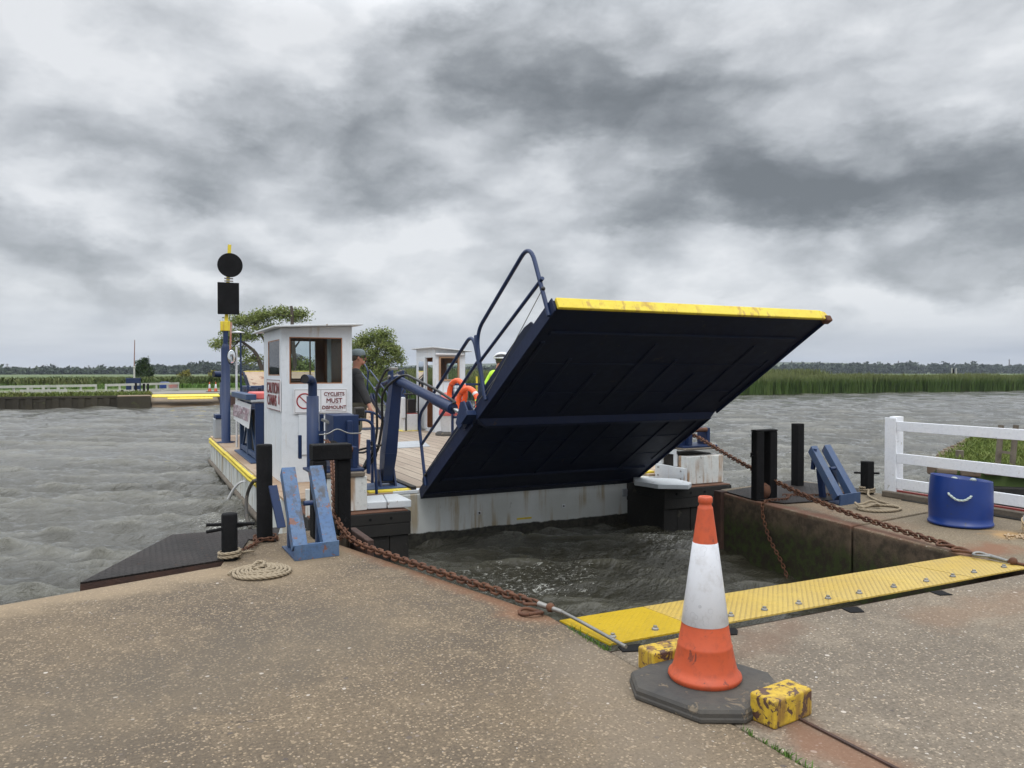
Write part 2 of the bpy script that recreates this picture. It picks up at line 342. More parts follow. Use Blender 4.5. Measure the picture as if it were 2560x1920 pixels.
def watermat():
    m, n, b = mat('muddy river water'); P = gcoord(n); x, y, z = n.xyz(P)
    b.inputs['IOR'].default_value = 1.55
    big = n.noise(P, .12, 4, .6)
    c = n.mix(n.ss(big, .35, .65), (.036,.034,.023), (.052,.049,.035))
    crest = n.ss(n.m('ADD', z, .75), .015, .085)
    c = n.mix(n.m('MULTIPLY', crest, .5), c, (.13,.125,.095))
    # foam: streaks off the fender blocks and a line under the landing plate, flecks elsewhere
    def near(cx, cy, rx, ry):
        a = n.m('DIVIDE', n.m('SUBTRACT', x, cx), rx); e = n.m('DIVIDE', n.m('SUBTRACT', y, cy), ry)
        return n.ss(n.m('ADD', n.m('MULTIPLY', a, a), n.m('MULTIPLY', e, e)), 1.0, .1)
    reg = n.m('MAXIMUM', near(6.75, 8.6, 1.1, .9), n.m('MAXIMUM', near(2.55, 4.45, .6, .22), near(3.9, 7.6, 1.5, 1.1)))
    reg = n.m('MAXIMUM', reg, near(1.2, 12.0, .7, 2.6))
    fo = n.noise(n.v('MULTIPLY', P, (1.0, 1.6, 1)), 9, 8, .75, 1.6)
    lim = n.m('SUBTRACT', .735, n.m('MULTIPLY', reg, .17))
    fk = n.ss(n.m('SUBTRACT', fo, lim), 0.0, .04)
    c = n.mix(fk, c, (.42,.42,.38))
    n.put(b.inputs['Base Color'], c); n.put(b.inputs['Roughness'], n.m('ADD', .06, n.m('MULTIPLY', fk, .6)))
    w1 = n.noise(n.v('MULTIPLY', n.comb(n.m('ADD', n.m('MULTIPLY', x, .82), n.m('MULTIPLY', y, .57)), n.m('SUBTRACT', n.m('MULTIPLY', y, .82), n.m('MULTIPLY', x, .57)), z), (.8, 2.0, 1)), 3.6, 6, .6, .5)
    w2 = n.noise(n.v('MULTIPLY', P, (1.2, 1.6, 1)), 13, 5, .6, .4)
    w0 = n.noise(n.v('MULTIPLY', P, (.7, 1.1, 1)), .9, 4, .6, .4)
    h = n.m('ADD', n.m('MULTIPLY', w1, .17), n.m('ADD', n.m('MULTIPLY', w2, .045), n.m('MULTIPLY', w0, .05)))
    lane = n.ss(n.noise(n.v('MULTIPLY', P, (.35, 1.0, 1)), .22, 4, .6, .5), .38, .62)   # wind lanes: ruffled and calmer water
    h = n.m('MULTIPLY', h, n.m('ADD', .35, n.m('MULTIPLY', lane, .75)))
    n.put(b.inputs['Normal'], n.bump(h, .75, 1.0)); return m
M['water'] = watermat()

def vegmat(name, cols, scale=.4, tip=None, rough=.7):
    m, n, b = mat(name); P = gcoord(n); x, y, z = n.xyz(P)
    a = n.noise(P, scale, 5, .6); a2 = n.noise(P, scale*14, 3, .6)
    c = n.ramp(n.m('ADD', n.m('MULTIPLY', a, .7), n.m('MULTIPLY', a2, .3)), [(.35, cols[0]), (.5, cols[1]), (.65, cols[2])])
    if tip: c = n.mix(n.m('MULTIPLY', n.ss(n.m('ADD', z, n.m('MULTIPLY', a2, .9)), tip[0], tip[1]), .8), c, tip[2])
    n.put(b.inputs['Base Color'], c); b.inputs['Roughness'].default_value = rough; b.inputs['Specular IOR Level'].default_value = .2
    return m
M['reeds'] = vegmat('reed leaves', [(.045,.08,.016), (.065,.11,.024), (.10,.14,.04)], .3, (.75, 1.7, (.15,.165,.065)))
M['grass'] = vegmat('meadow grass', [(.06,.12,.02), (.08,.15,.026), (.12,.16,.035)], .25)
M['drygrass'] = vegmat('rough bank grass', [(.08,.12,.025), (.12,.155,.035), (.18,.18,.06)], .8)
M['hedge'] = vegmat('marsh hedge', [(.045,.07,.018), (.07,.10,.026), (.12,.13,.045)], .07, (1.0,1.9,(.12,.13,.05)))
M['leaf'] = vegmat('willow leaves', [(.11,.15,.035), (.17,.21,.055), (.24,.26,.085)], 1.2)
M['leafdark'] = vegmat('dark leaves', [(.018,.035,.010), (.03,.055,.014), (.05,.075,.02)], 1.0)
M['leafyellow'] = vegmat('yellow green leaves', [(.12,.13,.02), (.17,.16,.03), (.2,.17,.04)], 1.0)
M['wood'] = vegmat('distant wood', [(.022,.034,.020), (.032,.047,.026), (.045,.058,.032)], .02)
M['bark'] = paint('grey bark', (.06,.045,.035), (.09,.07,.055), None, 0, 8, .9, .5)
def fieldmat():
    m, n, b = mat('marsh pasture'); P = gcoord(n)
    a = n.noise(n.v('MULTIPLY', P, (.35, 1, 1)), .05, 6, .6); a2 = n.noise(P, 3, 5, .7)
    c = n.ramp(a, [(.36, (.05,.085,.018)), (.5, (.075,.115,.028)), (.62, (.12,.13,.045))])
    c = n.mix(n.m('MULTIPLY', n.ss(a2, .4, .7), .5), c, (.035,.055,.012))
    n.put(b.inputs['Base Color'], c); b.inputs['Roughness'].default_value = .9; return m
M['field'] = fieldmat()
def hillmat():
    m, n, b = mat('distant hillside fields'); P = gcoord(n)
    v = n.xyz(n.vor(n.v('MULTIPLY', P, (.45, 1, 1)), .006, out='Color'))[0]
    c = n.ramp(v, [(0, (.03,.045,.02)), (.6, (.04,.055,.022)), (.74, (.10,.12,.05)), (.9, (.28,.24,.14)), (1, (.06,.09,.03))])
    n.put(b.inputs['Base Color'], c); b.inputs['Roughness'].default_value = .9; return m
M['hill'] = hillmat()
M['road'] = paint('grey gravel track', (.19,.175,.155), (.25,.235,.205), None, 0, 1.5, .9, .2)
M['mud'] = paint('brown slipway', (.16,.115,.07), (.21,.155,.10), (.09,.07,.045), .3, 1.2, .8, .2)
M['piling'] = paint('dark sheet piling', (.028,.024,.016), (.05,.042,.026), (.06,.06,.025), .25, 1.3, .9, .5)
def ropemat():
    m, n, b = mat('hemp rope'); P = ocoord(n)
    f = n.noise(P, 60, 5, .7); c = n.mix(f, (.16,.125,.08), (.40,.33,.235))
    n.put(b.inputs['Base Color'], c); b.inputs['Roughness'].default_value = .95
    n.put(b.inputs['Normal'], n.bump(f, .5, .004)); return m
M['rope'] = ropemat()
def conesleeve():
    m, n, b = mat('scuffed reflective sleeve'); P = ocoord(n)
    c = n.mix(n.ss(n.noise(P, 3, 4), .4, .7), (.66,.68,.72), (.56,.57,.60)); c = n.mix(n.m('MULTIPLY', n.ss(n.noise(P, 9, 8, .7), .5, .7), .35), c, (.34,.31,.28))
    v = n.n('ShaderNodeTexVoronoi', feature='F1'); n.put(v.inputs['Vector'], P); v.inputs['Scale'].default_value = 24
    ring = n.m('MULTIPLY', n.ss(n.m('ABSOLUTE', n.m('SUBTRACT', v.outputs['Distance'], .33)), .05, .0), n.ss(n.noise(P, 5, 3), .5, .6))
    c = n.mix(n.m('MULTIPLY', ring, .45), c, (.36,.37,.4))
    s = n.ss(n.noise(n.v('ADD', P, (2,2,2)), 22, 9, .7, 1.), .70, .72); c = n.mix(s, c, (.16,.15,.14))
    n.put(b.inputs['Base Color'], c); b.inputs['Roughness'].default_value = .35
    n.put(b.inputs['Normal'], n.bump(n.m('ADD', ring, n.noise(P, 30, 4)), .2, .004)); return m
M['sleeve'] = conesleeve()

# ------------------------------------------------------------------ mesh helpers
LOC = {}
def tag(o, label=None, cat=None, group=None, kind=None):
    if label: o['label'] = label
    if cat: o['category'] = cat
    if group: o['group'] = group
    if kind: o['kind'] = kind
    return o
def thing(name, loc, label, cat, group=None):
    o = bpy.data.objects.new(name, None); COL.objects.link(o); o.location = loc; o.empty_display_size = .2
    LOC[o] = Vector(loc); tag(o, label, cat, group); return o
def frame_axes(a, b, roll=0.):
    a, b = Vector(a), Vector(b); z = (b-a).normalized()
    h = Vector((0,0,1)) if abs(z.z) < .97 else Vector((0,1,0))
    x = h.cross(z).normalized(); y = z.cross(x)
    if roll: q = Matrix.Rotation(roll, 3, z); x = q@x; y = q@y
    return x, y, z
class MB:
    def __init__(s): s.V = []; s.F = []; s.MI = []; s.mi = 0; s.S = []; s.smooth = False
    def add(s, vs, fs, smooth=None):
        o = len(s.V); s.V += [tuple(v) for v in vs]
        for f in fs: s.F.append(tuple(i+o for i in f)); s.MI.append(s.mi); s.S.append(s.smooth if smooth is None else smooth)
        return s
    def hexa(s, p):  # 8 points: bottom 4 ccw, top 4 ccw
        return s.add(p, [(0,3,2,1),(4,5,6,7),(0,1,5,4),(1,2,6,5),(2,3,7,6),(3,0,4,7)], False)
    def box(s, x0, x1, y0, y1, z0, z1):
        return s.hexa([(x0,y0,z0),(x1,y0,z0),(x1,y1,z0),(x0,y1,z0),(x0,y0,z1),(x1,y0,z1),(x1,y1,z1),(x0,y1,z1)])
    def bar(s, a, b, w, h, roll=0.):
        x, y, z = frame_axes(a, b, roll); a, b = Vector(a), Vector(b); x = x*w/2; y = y*h/2
        return s.hexa([a-x-y, a+x-y, a+x+y, a-x+y, b-x-y, b+x-y, b+x+y, b-x+y])
    def cyl(s, a, b, r0, r1=None, n=16, cap=True):
        r1 = r0 if r1 is None else r1
        x, y, z = frame_axes(a, b); a, b = Vector(a), Vector(b); vs = []
        for p, r in ((a, r0), (b, r1)):
            for i in range(n):
                t = 2*math.pi*i/n; vs.append(p+x*(r*math.cos(t))+y*(r*math.sin(t)))
        s.add(vs, [(i, (i+1)%n, n+(i+1)%n, n+i) for i in range(n)], True)
        if cap: s.add(vs[:n], [tuple(range(n))[::-1]], False); s.add(vs[n:], [tuple(range(n))], False)
        return s
    def lathe(s, c, prof, n=24, smooth=True, close=False):
        vs = []; m = len(prof)
        for (r, z) in prof:
            for i in range(n):
                t = 2*math.pi*i/n; vs.append((c[0]+r*math.cos(t), c[1]+r*math.sin(t), c[2]+z))
        fs = [(j*n+i, j*n+(i+1)%n, (j+1)*n+(i+1)%n, (j+1)*n+i) for j in range(m-1) for i in range(n)]
        s.add(vs, fs, smooth)
        return s
    def tube(s, pts, r, n=8, closed=False, cap=True):
        pts = [Vector(p) for p in pts]; m = len(pts); rs = r if isinstance(r, (list, tuple)) else [r]*m
        vs = []; prev = None
        for i, p in enumerate(pts):
            a = pts[(i-1) % m] if (closed or i > 0) else p; b = pts[(i+1) % m] if (closed or i < m-1) else p
            t = (b-a).normalized()
            if prev is None:
                h = Vector((0,0,1)) if abs(t.z) < .9 else Vector((1,0,0)); x = h.cross(t).normalized()
            else: x = (prev - t*prev.dot(t)).normalized()
            prev = x; y = t.cross(x)
            for k in range(n):
                q = 2*math.pi*k/n; vs.append(p+x*(rs[i]*math.cos(q))+y*(rs[i]*math.sin(q)))
        fs = [(i*n+k, i*n+(k+1)%n, ((i+1)%m)*n+(k+1)%n, ((i+1)%m)*n+k) for i in range(m if closed else m-1) for k in range(n)]
        s.add(vs, fs, True)
        if cap and not closed: s.add(vs[:n], [tuple(range(n))[::-1]], False); s.add(vs[-n:], [tuple(range(n))], False)
        return s
    def prism(s, poly, z0, z1):
        n = len(poly); vs = [(x, y, z0) for x, y in poly]+[(x, y, z1) for x, y in poly]
        return s.add(vs, [tuple(range(n))[::-1], tuple(range(n, 2*n))]+[(i, (i+1)%n, n+(i+1)%n, n+i) for i in range(n)], False)
    def plate(s, pts, th, nrm):   # polygon in space, thickened along nrm
        n = len(pts); N = Vector(nrm).normalized()*th; vs = [Vector(p) for p in pts]; vs = vs+[v+N for v in vs]
        return s.add(vs, [tuple(range(n))[::-1], tuple(range(n, 2*n))]+[(i, (i+1)%n, n+(i+1)%n, n+i) for i in range(n)], False)
    def ball(s, c, r, n=12, m=8, sq=(1,1,1)):
        vs = []; c = Vector(c)
        for j in range(m+1):
            ph = math.pi*j/m
            for i in range(n):
                t = 2*math.pi*i/n; vs.append(c+Vector((r*sq[0]*math.sin(ph)*math.cos(t), r*sq[1]*math.sin(ph)*math.sin(t), r*sq[2]*math.cos(ph))))
        return s.add(vs, [(j*n+i, (j+1)*n+i, (j+1)*n+(i+1)%n, j*n+(i+1)%n) for j in range(m) for i in range(n)], True)
    def build(s, name, m, parent=None, bevel=0., label=None, cat=None, group=None, kind=None, seg=2):
        base = parent
        while base is not None and base not in LOC: base = base.parent
        off = LOC.get(base, Vector((0,0,0)))
        me = bpy.data.meshes.new(name); me.from_pydata([(v[0]-off.x, v[1]-off.y, v[2]-off.z) for v in s.V], [], s.F)
        ms = m if isinstance(m, (list, tuple)) else [m]
        for q in ms: me.materials.append(M[q] if isinstance(q, str) else q)
        me.polygons.foreach_set('material_index', s.MI); me.polygons.foreach_set('use_smooth', s.S)
        me.validate(); me.update()
        import bmesh
        if len(s.F) < 60000:
            bm = bmesh.new(); bm.from_mesh(me); bmesh.ops.recalc_face_normals(bm, faces=bm.faces); bm.to_mesh(me); bm.free()
        o = bpy.data.objects.new(name, me); COL.objects.link(o); o.parent = parent
        if bevel:
            b = o.modifiers.new('b', 'BEVEL'); b.width = bevel; b.segments = seg; b.limit_method = 'ANGLE'; b.angle_limit = R(40)
        return tag(o, label, cat, group, kind)
def fillet(pts, r, n=6, closed=False):
    out = []; P = [Vector(p) for p in pts]; m = len(P)
    for i, p in enumerate(P):
        if not closed and i in (0, m-1): out.append(p); continue
        a = P[(i-1) % m]-p; b = P[(i+1) % m]-p; k = min(r, a.length*.45, b.length*.45)
        A = p+a.normalized()*k; B = p+b.normalized()*k
        for j in range(n+1):
            t = j/n; out.append(A*(1-t)**2+p*2*t*(1-t)+B*t*t)
    return out
def resample(pts, step):
    P = [Vector(p) for p in pts]; out = [P[0].copy()]; acc = 0.
    for a, b in zip(P, P[1:]):
        L = (b-a).length
        if L < 1e-9: continue
        t = step-acc
        while t <= L: out.append(a+(b-a)*(t/L)); t += step
        acc = L-(t-step)
    return out
def chain_mb(pts, pitch=.058, wire=.0085, width=.026, mb=None, jitter=.15):
    mb = mb or MB(); P = resample(pts, pitch)
    for i in range(len(P)-1):
        a, b = P[i], P[i+1]; c = (a+b)/2
        x, y, z = frame_axes(a, b, (math.pi/4)+(math.pi/2 if i % 2 else 0)+random.uniform(-jitter, jitter))
        hl = pitch/2+wire*.9; hw = width; loop = []
        for k in range(14):
            t = 2*math.pi*k/14; cz = math.cos(t); sx = math.sin(t)
            loop.append(c + z*((hl-hw*.8)*(1 if cz > 0 else -1)+cz*hw*.8) + x*(sx*hw))
        mb.tube(loop, wire, 6, closed=True)
    return mb
def rope_mb(pts, r=.012, mb=None, twist=9.):
    mb = mb or MB(); P = resample(pts, r*.9); m = len(P)
    prev = None; fr = []
    for i, p in enumerate(P):
        t = (P[min(i+1, m-1)]-P[max(i-1, 0)]).normalized()
        if prev is None: x = (Vector((0,0,1)) if abs(t.z) < .9 else Vector((1,0,0))).cross(t).normalized()
        else: x = (prev-t*prev.dot(t)).normalized()
        prev = x; fr.append((p, x, t.cross(x)))
    for s_ in range(3):
        st = []
        for i, (p, x, y) in enumerate(fr):
            q = i*r*.9/r/twist*2*math.pi*1.0+s_*2*math.pi/3
            st.append(p+x*(math.cos(q)*r*.5)+y*(math.sin(q)*r*.5))
        mb.tube(st, r*.56, 6)
    return mb
def text(s, size, loc, rot, m, parent, off=.004, name='lettering', ext=.001, align='CENTER', sx=1.):
    cu = bpy.data.curves.new(name, 'FONT'); cu.body = s; cu.size = size; cu.offset = 0.; cu.bevel_depth = off; cu.bevel_resolution = 0; cu.extrude = ext
    cu.align_x = align; cu.align_y = 'CENTER'; cu.materials.append(M[m])
    tmp = bpy.data.objects.new('tmp', cu); COL.objects.link(tmp); bpy.context.view_layer.update()
    me = bpy.data.meshes.new_from_object(tmp.evaluated_get(bpy.context.evaluated_depsgraph_get())); bpy.data.objects.remove(tmp); bpy.data.curves.remove(cu)
    o = bpy.data.objects.new(name, me); COL.objects.link(o); o.parent = parent
    base = parent
    while base is not None and base not in LOC: base = base.parent
    o.location = Vector(loc)-LOC.get(base, Vector((0,0,0))); o.rotation_euler = rot; o.scale = (sx, 1, 1); return o
FRONT = (R(90), 0, 0); LEFTF = (R(90), 0, R(-90))
def copy_tree(o, parent=None):
    c = o.copy(); COL.objects.link(c); c.parent = parent
    for ch in [x for x in bpy.data.objects if x.parent == o]: copy_tree(ch, c)
    return c

# ================================================================== SETTING
WL = -.75
# ---- water: a wave-displaced sheet, finest close to the ferry
def make_water():
    na, nr = 800, 860
    angs = np.linspace(R(-72), R(92), na)          # from +Y towards +X
    rs = 2.2*(260/2.2)**(np.linspace(0, 1, nr))
    A, Rr = np.meshgrid(angs, rs); X = Rr*np.sin(A); Y = Rr*np.cos(A)
    step = np.maximum(Rr*(angs[1]-angs[0]), Rr*(math.log(260/2.2)/nr))
    H = np.zeros_like(X); DX = np.zeros_like(X); DY = np.zeros_like(X)
    for i in range(190):
        lam = .22*(6.0/.22)**RN.rand()**1.15
        th = R(205)+RN.randn()*R(27)
        k = 2*math.pi/lam; amp = .0058*lam**.60*RN.uniform(.3, 1.2)*(1+.35*math.exp(-(math.log(lam/.75)/.55)**2))
        if lam > 3: amp *= .55
        kx, ky = k*math.sin(th), k*math.cos(th); ph = RN.rand()*6.28
        f = np.clip((lam/step-2.2)/2.2, 0, 1)*amp
        arg = kx*X+ky*Y+ph; H += f*((2.2*np.exp(1.25*(np.sin(arg)-1))-.85) if lam < 1.6 else np.sin(arg)); c = f*np.cos(arg)*.8; DX += c*math.sin(th); DY += c*math.cos(th)
    slot = ((X > 1.8) & (X < 6.9) & (Y < 9.6) & (Y > 3)).astype(float)
    kk = 1-.35*slot
    X2 = X+DX*kk; Y2 = Y+DY*kk; Z2 = WL+H*kk
    V = np.stack([X2, Y2, Z2], -1).reshape(-1, 3)
    i = np.arange(nr-1)[:, None]*na+np.arange(na-1)[None, :]
    F = np.stack([i, i+na, i+na+1, i+1], -1).reshape(-1, 4)[:, ::-1]
    me = bpy.data.meshes.new('water'); me.vertices.add(len(V)); me.vertices.foreach_set('co', V.ravel())
    me.loops.add(F.size); me.loops.foreach_set('vertex_index', F.ravel().astype(np.int32))
    me.polygons.add(len(F)); me.polygons.foreach_set('loop_start', np.arange(0, F.size, 4, dtype=np.int32))
    me.polygons.foreach_set('use_smooth', np.ones(len(F), bool)); me.update(calc_edges=True); me.validate()
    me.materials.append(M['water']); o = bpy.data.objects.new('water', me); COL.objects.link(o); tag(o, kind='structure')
make_water()
MB().box(-900, 1200, -40, 2500, -3.2, -3.0).build('riverbed', 'mud', kind='structure')

# ---- quay slabs
QL = [(-14,2.0),(-.83,6.10),(.60,6.56),(.70,6.95),(1.02,7.62),(1.93,7.70),(1.62,7.0),(2.36,4.30),(2.345,-14),(-14,-14)]
MB().prism(QL, -2.2, 0).build('pavement', 'conc_left', bevel=.012, kind='structure')
QR = [(2.365,-14),(2.365,3.60),(6.02,3.60),(8.55,3.60),(8.55,-14)]
MB().prism(QR, -2.2, -.004).build('pavement', 'conc_right', bevel=.01, kind='structure')
QP = [(6.33,3.615),(6.33,4.3),(6.76,7.74),(6.95,7.95),(8.55,8.15),(8.55,3.615)]
MB().prism([QP[0],QP[1],(6.47,5.45),(8.55,5.72),QP[5]], -2.2, -.002).build('pavement', 'conc_pier', bevel=.012, kind='structure')
MB().prism([(6.472,5.48),QP[2],QP[3],QP[4],(8.55,5.75)], -2.2, .004).build('pavement', 'conc_pier', bevel=.012, kind='structure')

# ---- far bank
FB = [(-700,57.0),(-6.5,57.0),(-6.5,57.05),(.9,57.0),(.95,64.0),(5.2,64.0),(5.3,57.2),(40,59.2),(76,60.2),(100,58.8),(300,40),(900,0),(1500,2600),(-900,2600)]
MB().prism(FB, -2.5, .02).build('ground', 'field', kind='structure')
# low hills behind
def hills():
    nx, ny = 160, 12; vs = []
    for j in range(ny):
        for i in range(nx):
            x = -900+i*2200/(nx-1); y = 900+j*110
            t = j/(ny-1); r = max(0, min(1, (x-150)/700))
            h = (4+17*r+3*math.sin(x*.011)+2*math.sin(x*.031+1))*math.sin(min(1, t*1.6)*math.pi/2)
            vs.append((x, y-r*250, .0+h if j else -.5))
    MB().add(vs, [(j*nx+i, j*nx+i+1, (j+1)*nx+i+1, (j+1)*nx+i) for j in range(ny-1) for i in range(nx-1)], True).build('hills', 'hill', kind='structure')
hills()

def np_mesh(name, V, F, m, parent=None, off=None, **k):
    me = bpy.data.meshes.new(name); V = np.asarray(V, np.float32)
    if off is not None: V = V-np.array(off, np.float32)
    n = F.shape[1]
    me.vertices.add(len(V)); me.vertices.foreach_set('co', V.ravel())
    me.loops.add(F.size); me.loops.foreach_set('vertex_index', F.ravel().astype(np.int32))
    me.polygons.add(len(F)); me.polygons.foreach_set('loop_start', np.arange(0, F.size, n, dtype=np.int32)); me.update(calc_edges=True)
    me.materials.append(M[m]); o = bpy.data.objects.new(name, me); COL.objects.link(o); o.parent = parent
    return tag(o, **k)
def blades(x, y, z, h, w, lean=.25):
    """curved tapering blades, two quads and a tip each"""
    n = len(x); a = RN.rand(n)*6.28; la = RN.rand(n)*6.28; L = h*lean*RN.rand(n)
    cx, cy = np.cos(a)*w/2, np.sin(a)*w/2; lx, ly = np.cos(la)*L, np.sin(la)*L
    P = []
    for t, ww in ((0, 1.), (.45, .9), (.8, .6), (1., .12)):
        px = x+lx*t*t; py = y+ly*t*t; pz = z+h*t*(1-.12*t*lean)
        P += [np.stack([px-cx*ww, py-cy*ww, pz], -1), np.stack([px+cx*ww, py+cy*ww, pz], -1)]
    V = np.stack(P, 1).reshape(-1, 3); b = np.arange(n)[:, None]*8
    F = np.concatenate([b+np.array([[0,1,3,2]]), b+np.array([[2,3,5,4]]), b+np.array([[4,5,7,6]])], 0)
    return V, F
def bank_y(x):
    return np.interp(x, [5.3, 40, 76, 100, 300], [57.2, 59.2, 60.2, 58.8, 40])
# reeds right of the far slipway
n = 74000; x = 8+RN.rand(n)**.85*155; dd = RN.rand(n)**1.3*7; y = bank_y(x)+dd-.28
zb = np.where(dd < .5, -.86, 0.); hh = 1.30+.10*np.sin(x*.35)+.10*np.sin(x*.93+1)+RN.randn(n)*.13-zb-.35*np.clip(.8-dd, 0, .8)-x*.0012
V, F = blades(x, y, zb, hh, .075+RN.rand(n)*.05, .28)
np_mesh('reed_bed', V, F, 'reeds', kind='stuff', label='tall green reed bed along the far river bank', cat='reeds')
# marsh hedge behind the left meadow
n = 52000; x = -95+RN.rand(n)*160; y = 96+x*.10+RN.rand(n)*20
hh = (.75+.22*np.sin(x*.13)*np.sin(x*.05+y*.2)+RN.rand(n)*.45)
V, F = blades(x, y, np.full(n, 0.), hh, .14+RN.rand(n)*.14, 1.0)
np_mesh('marsh_scrub', V, F, 'hedge', kind='stuff', label='brownish scrub and sedge beyond the far meadow', cat='scrub')
# meadow tufts on the near strip of the far bank
n = 16000; x = -75+RN.rand(n)*76; y = 57.1+RN.rand(n)**1.6*3.2
V, F = blades(x, y, np.zeros(n), .12+RN.rand(n)*.25, .06+RN.rand(n)*.06, .8)
np_mesh('bank_grass', V, F, 'drygrass', kind='stuff', label='rough grass fringing the far quay edge', cat='grass')
n = 16000; x = -80+RN.rand(n)*150; y = 80+x*.1+RN.rand(n)*14
V, F = blades(x, y, np.zeros(n), .18+RN.rand(n)*.3, .1+RN.rand(n)*.1, .8)
np_mesh('meadow_grass', V, F, 'grass', kind='stuff', label='lush green meadow strip behind the far track', cat='grass')
# tall scrub and sedge seen between the two cabins
n = 16000; x = 12+RN.rand(n)*70; y = 72+RN.rand(n)*12
V, F = blades(x, y, np.zeros(n), 1.5+RN.rand(n)*.55+.2*np.sin(x*.5), .12+RN.rand(n)*.1, .35)
np_mesh('reed_field', V, F, 'reeds', kind='stuff', label='reeds standing behind the second cabin on the far bank', cat='reeds')

def leafquads(cs, size, n_each, spread):
    """leaf-sized faces scattered round cluster centres"""
    cs = np.asarray(cs, float); N = len(cs)*n_each
    c = np.repeat(cs, n_each, 0)+np.clip(RN.randn(N, 3), -2.1, 2.1)*np.asarray(spread)
    u = RN.randn(N, 3); u /= np.linalg.norm(u, axis=1)[:, None]; v = np.cross(u, RN.randn(N, 3)); v /= np.linalg.norm(v, axis=1)[:, None]
    s = (size*(.6+.8*RN.rand(N)))[:, None]
    V = np.stack([c-u*s, c-v*s*.5, c+u*s, c+v*s*.5], 1).reshape(-1, 3)
    F = np.arange(N*4).reshape(-1, 4); return V, F
# distant wood: ranks of irregular crowns
cs = []
for row, (y0, zb) in enumerate(((640, 0), (700, 0), (780, 1), (860, 1))):
    x = -560.
    while x < 1150:
        x += random.uniform(2.5, 7.5)
        r = max(0, min(1, (x-150)/600)); yy = y0-r*60+random.uniform(-20, 20)
        h = random.uniform(3.4, 5.4)+(1.6 if random.random() < .10 else 0)+r*5.5+1.3*math.sin(x*.018)
        if -330 < x < -285 or 40 < x < 75: h += 2.5
        if random.random() < .012: h += 3.2
        w = random.uniform(4, 8)
        for k in range(10):
            t = random.random(); z = zb+h*t; rr = w*math.sqrt(max(.05, 1-(t*1.0-.25)**2))*.8
            a = random.random()*6.28; cs.append((x+math.cos(a)*rr*random.random(), yy+math.sin(a)*rr*random.random(), z))
V, F = leafquads(cs, 1.7, 9, (1.5, 1.5, .8))
np_mesh('distant_wood', V, F, 'wood', kind='stuff', label='dark line of distant woodland on the horizon', cat='woodland')

# surveyed positions: bearing and dip from the quay edge -> a point at a known height (gz), or on a known wall plane (gy, gx)
_F = 1930.; _TH = R(26); _PT = math.atan(29/1930)
def _ray(x, y):
    cx = (x-1280)/_F; cz = (960-y)/_F
    y2 = math.cos(_PT)+cz*math.sin(_PT); z2 = -math.sin(_PT)+cz*math.cos(_PT)
    return cx*math.cos(_TH)+y2*math.sin(_TH), -cx*math.sin(_TH)+y2*math.cos(_TH), z2
def gz(x, y, z=0.): r = _ray(x, y); t = (z-1.55)/r[2]; return Vector((r[0]*t, r[1]*t, z))
def gy(x, y, Y): r = _ray(x, y); t = Y/r[1]; return Vector((r[0]*t, Y, 1.55+r[2]*t))
def gx(x, y, X): r = _ray(x, y); t = X/r[0]; return Vector((X, r[1]*t, 1.55+r[2]*t))
def gd(x, y, D): r = _ray(x, y); return Vector((r[0]*D, r[1]*D, 1.55+r[2]*D))

# ================================================================== FAR BANK
MB().prism([(-90,70),(-3,62.6),(2,60.4),(8,60.4),(16,69.5),(16,73),(4,71),(-3,71.5),(-90,84)], .024, .03).build('road', 'road', kind='structure')
m = MB(); m.hexa([(.95,55.6,-1.1),(5.25,55.6,-1.1),(5.25,56.6,-1.1),(.95,56.6,-1.1),(.95,55.7,-.72),(5.25,55.7,-.72),(5.25,60.6,.02),(.95,60.6,.02)])
m.build('slipway', 'mud', kind='structure')
t = thing('quay_wall', (-6, 57, -.75), 'long dark sheet piled wall holding up the far grass bank', 'quay wall')
m = MB()
for i in range(170):
    x0 = -62+i*.36; y = 56.98-(.10 if i % 2 else 0)
    m.box(x0, x0+.36, y-.12, y, -2.2, -.12)
m.build('sheet_piling', 'piling', t)
MB().box(-62, -.8, 56.8, 57.04, -.118, .03).build('capping', 'piling', t, bevel=.02)
t = thing('landing_pier', (0, 56, -.75), 'rusty brown steel landing block beside the far slipway', 'pier')
MB().box(-1.05, .88, 54.9, 57.2, -2.2, .0).build('steel_block', 'piling', t, bevel=.03)
MB().box(-1.05, .88, 54.9, 57.2, .003, .05).build('deck_slab', 'mud', t, bevel=.02)
t = thing('landing_pier', (6.0, 56.6, -.75), 'brown timber landing block right of the far slipway', 'pier')
MB().box(5.28, 7.6, 55.0, 59.0, -2.2, .0).build('steel_block', 'rustdark', t, bevel=.03)
t = thing('landing_plate', (3.1, 57, .05), 'distant yellow landing plate across the far slipway', 'landing plate')
MB().hexa([(.97,56.2,-.12),(5.2,56.2,-.12),(5.2,57.6,.02),(.97,57.6,.02),(.97,56.2,-.05),(5.2,56.2,-.05),(5.2,57.6,.06),(.97,57.6,.06)]).build('plate', 'yellow2', t, bevel=.01)
MB().hexa([(1.9,55.7,-.24),(4.7,55.7,-.24),(4.7,56.19,-.17),(1.9,56.19,-.17),(1.9,55.7,-.19),(4.7,55.7,-.19),(4.7,56.19,-.13),(1.9,56.19,-.13)]).build('lower_lip', 'yellow2', t, bevel=.01)

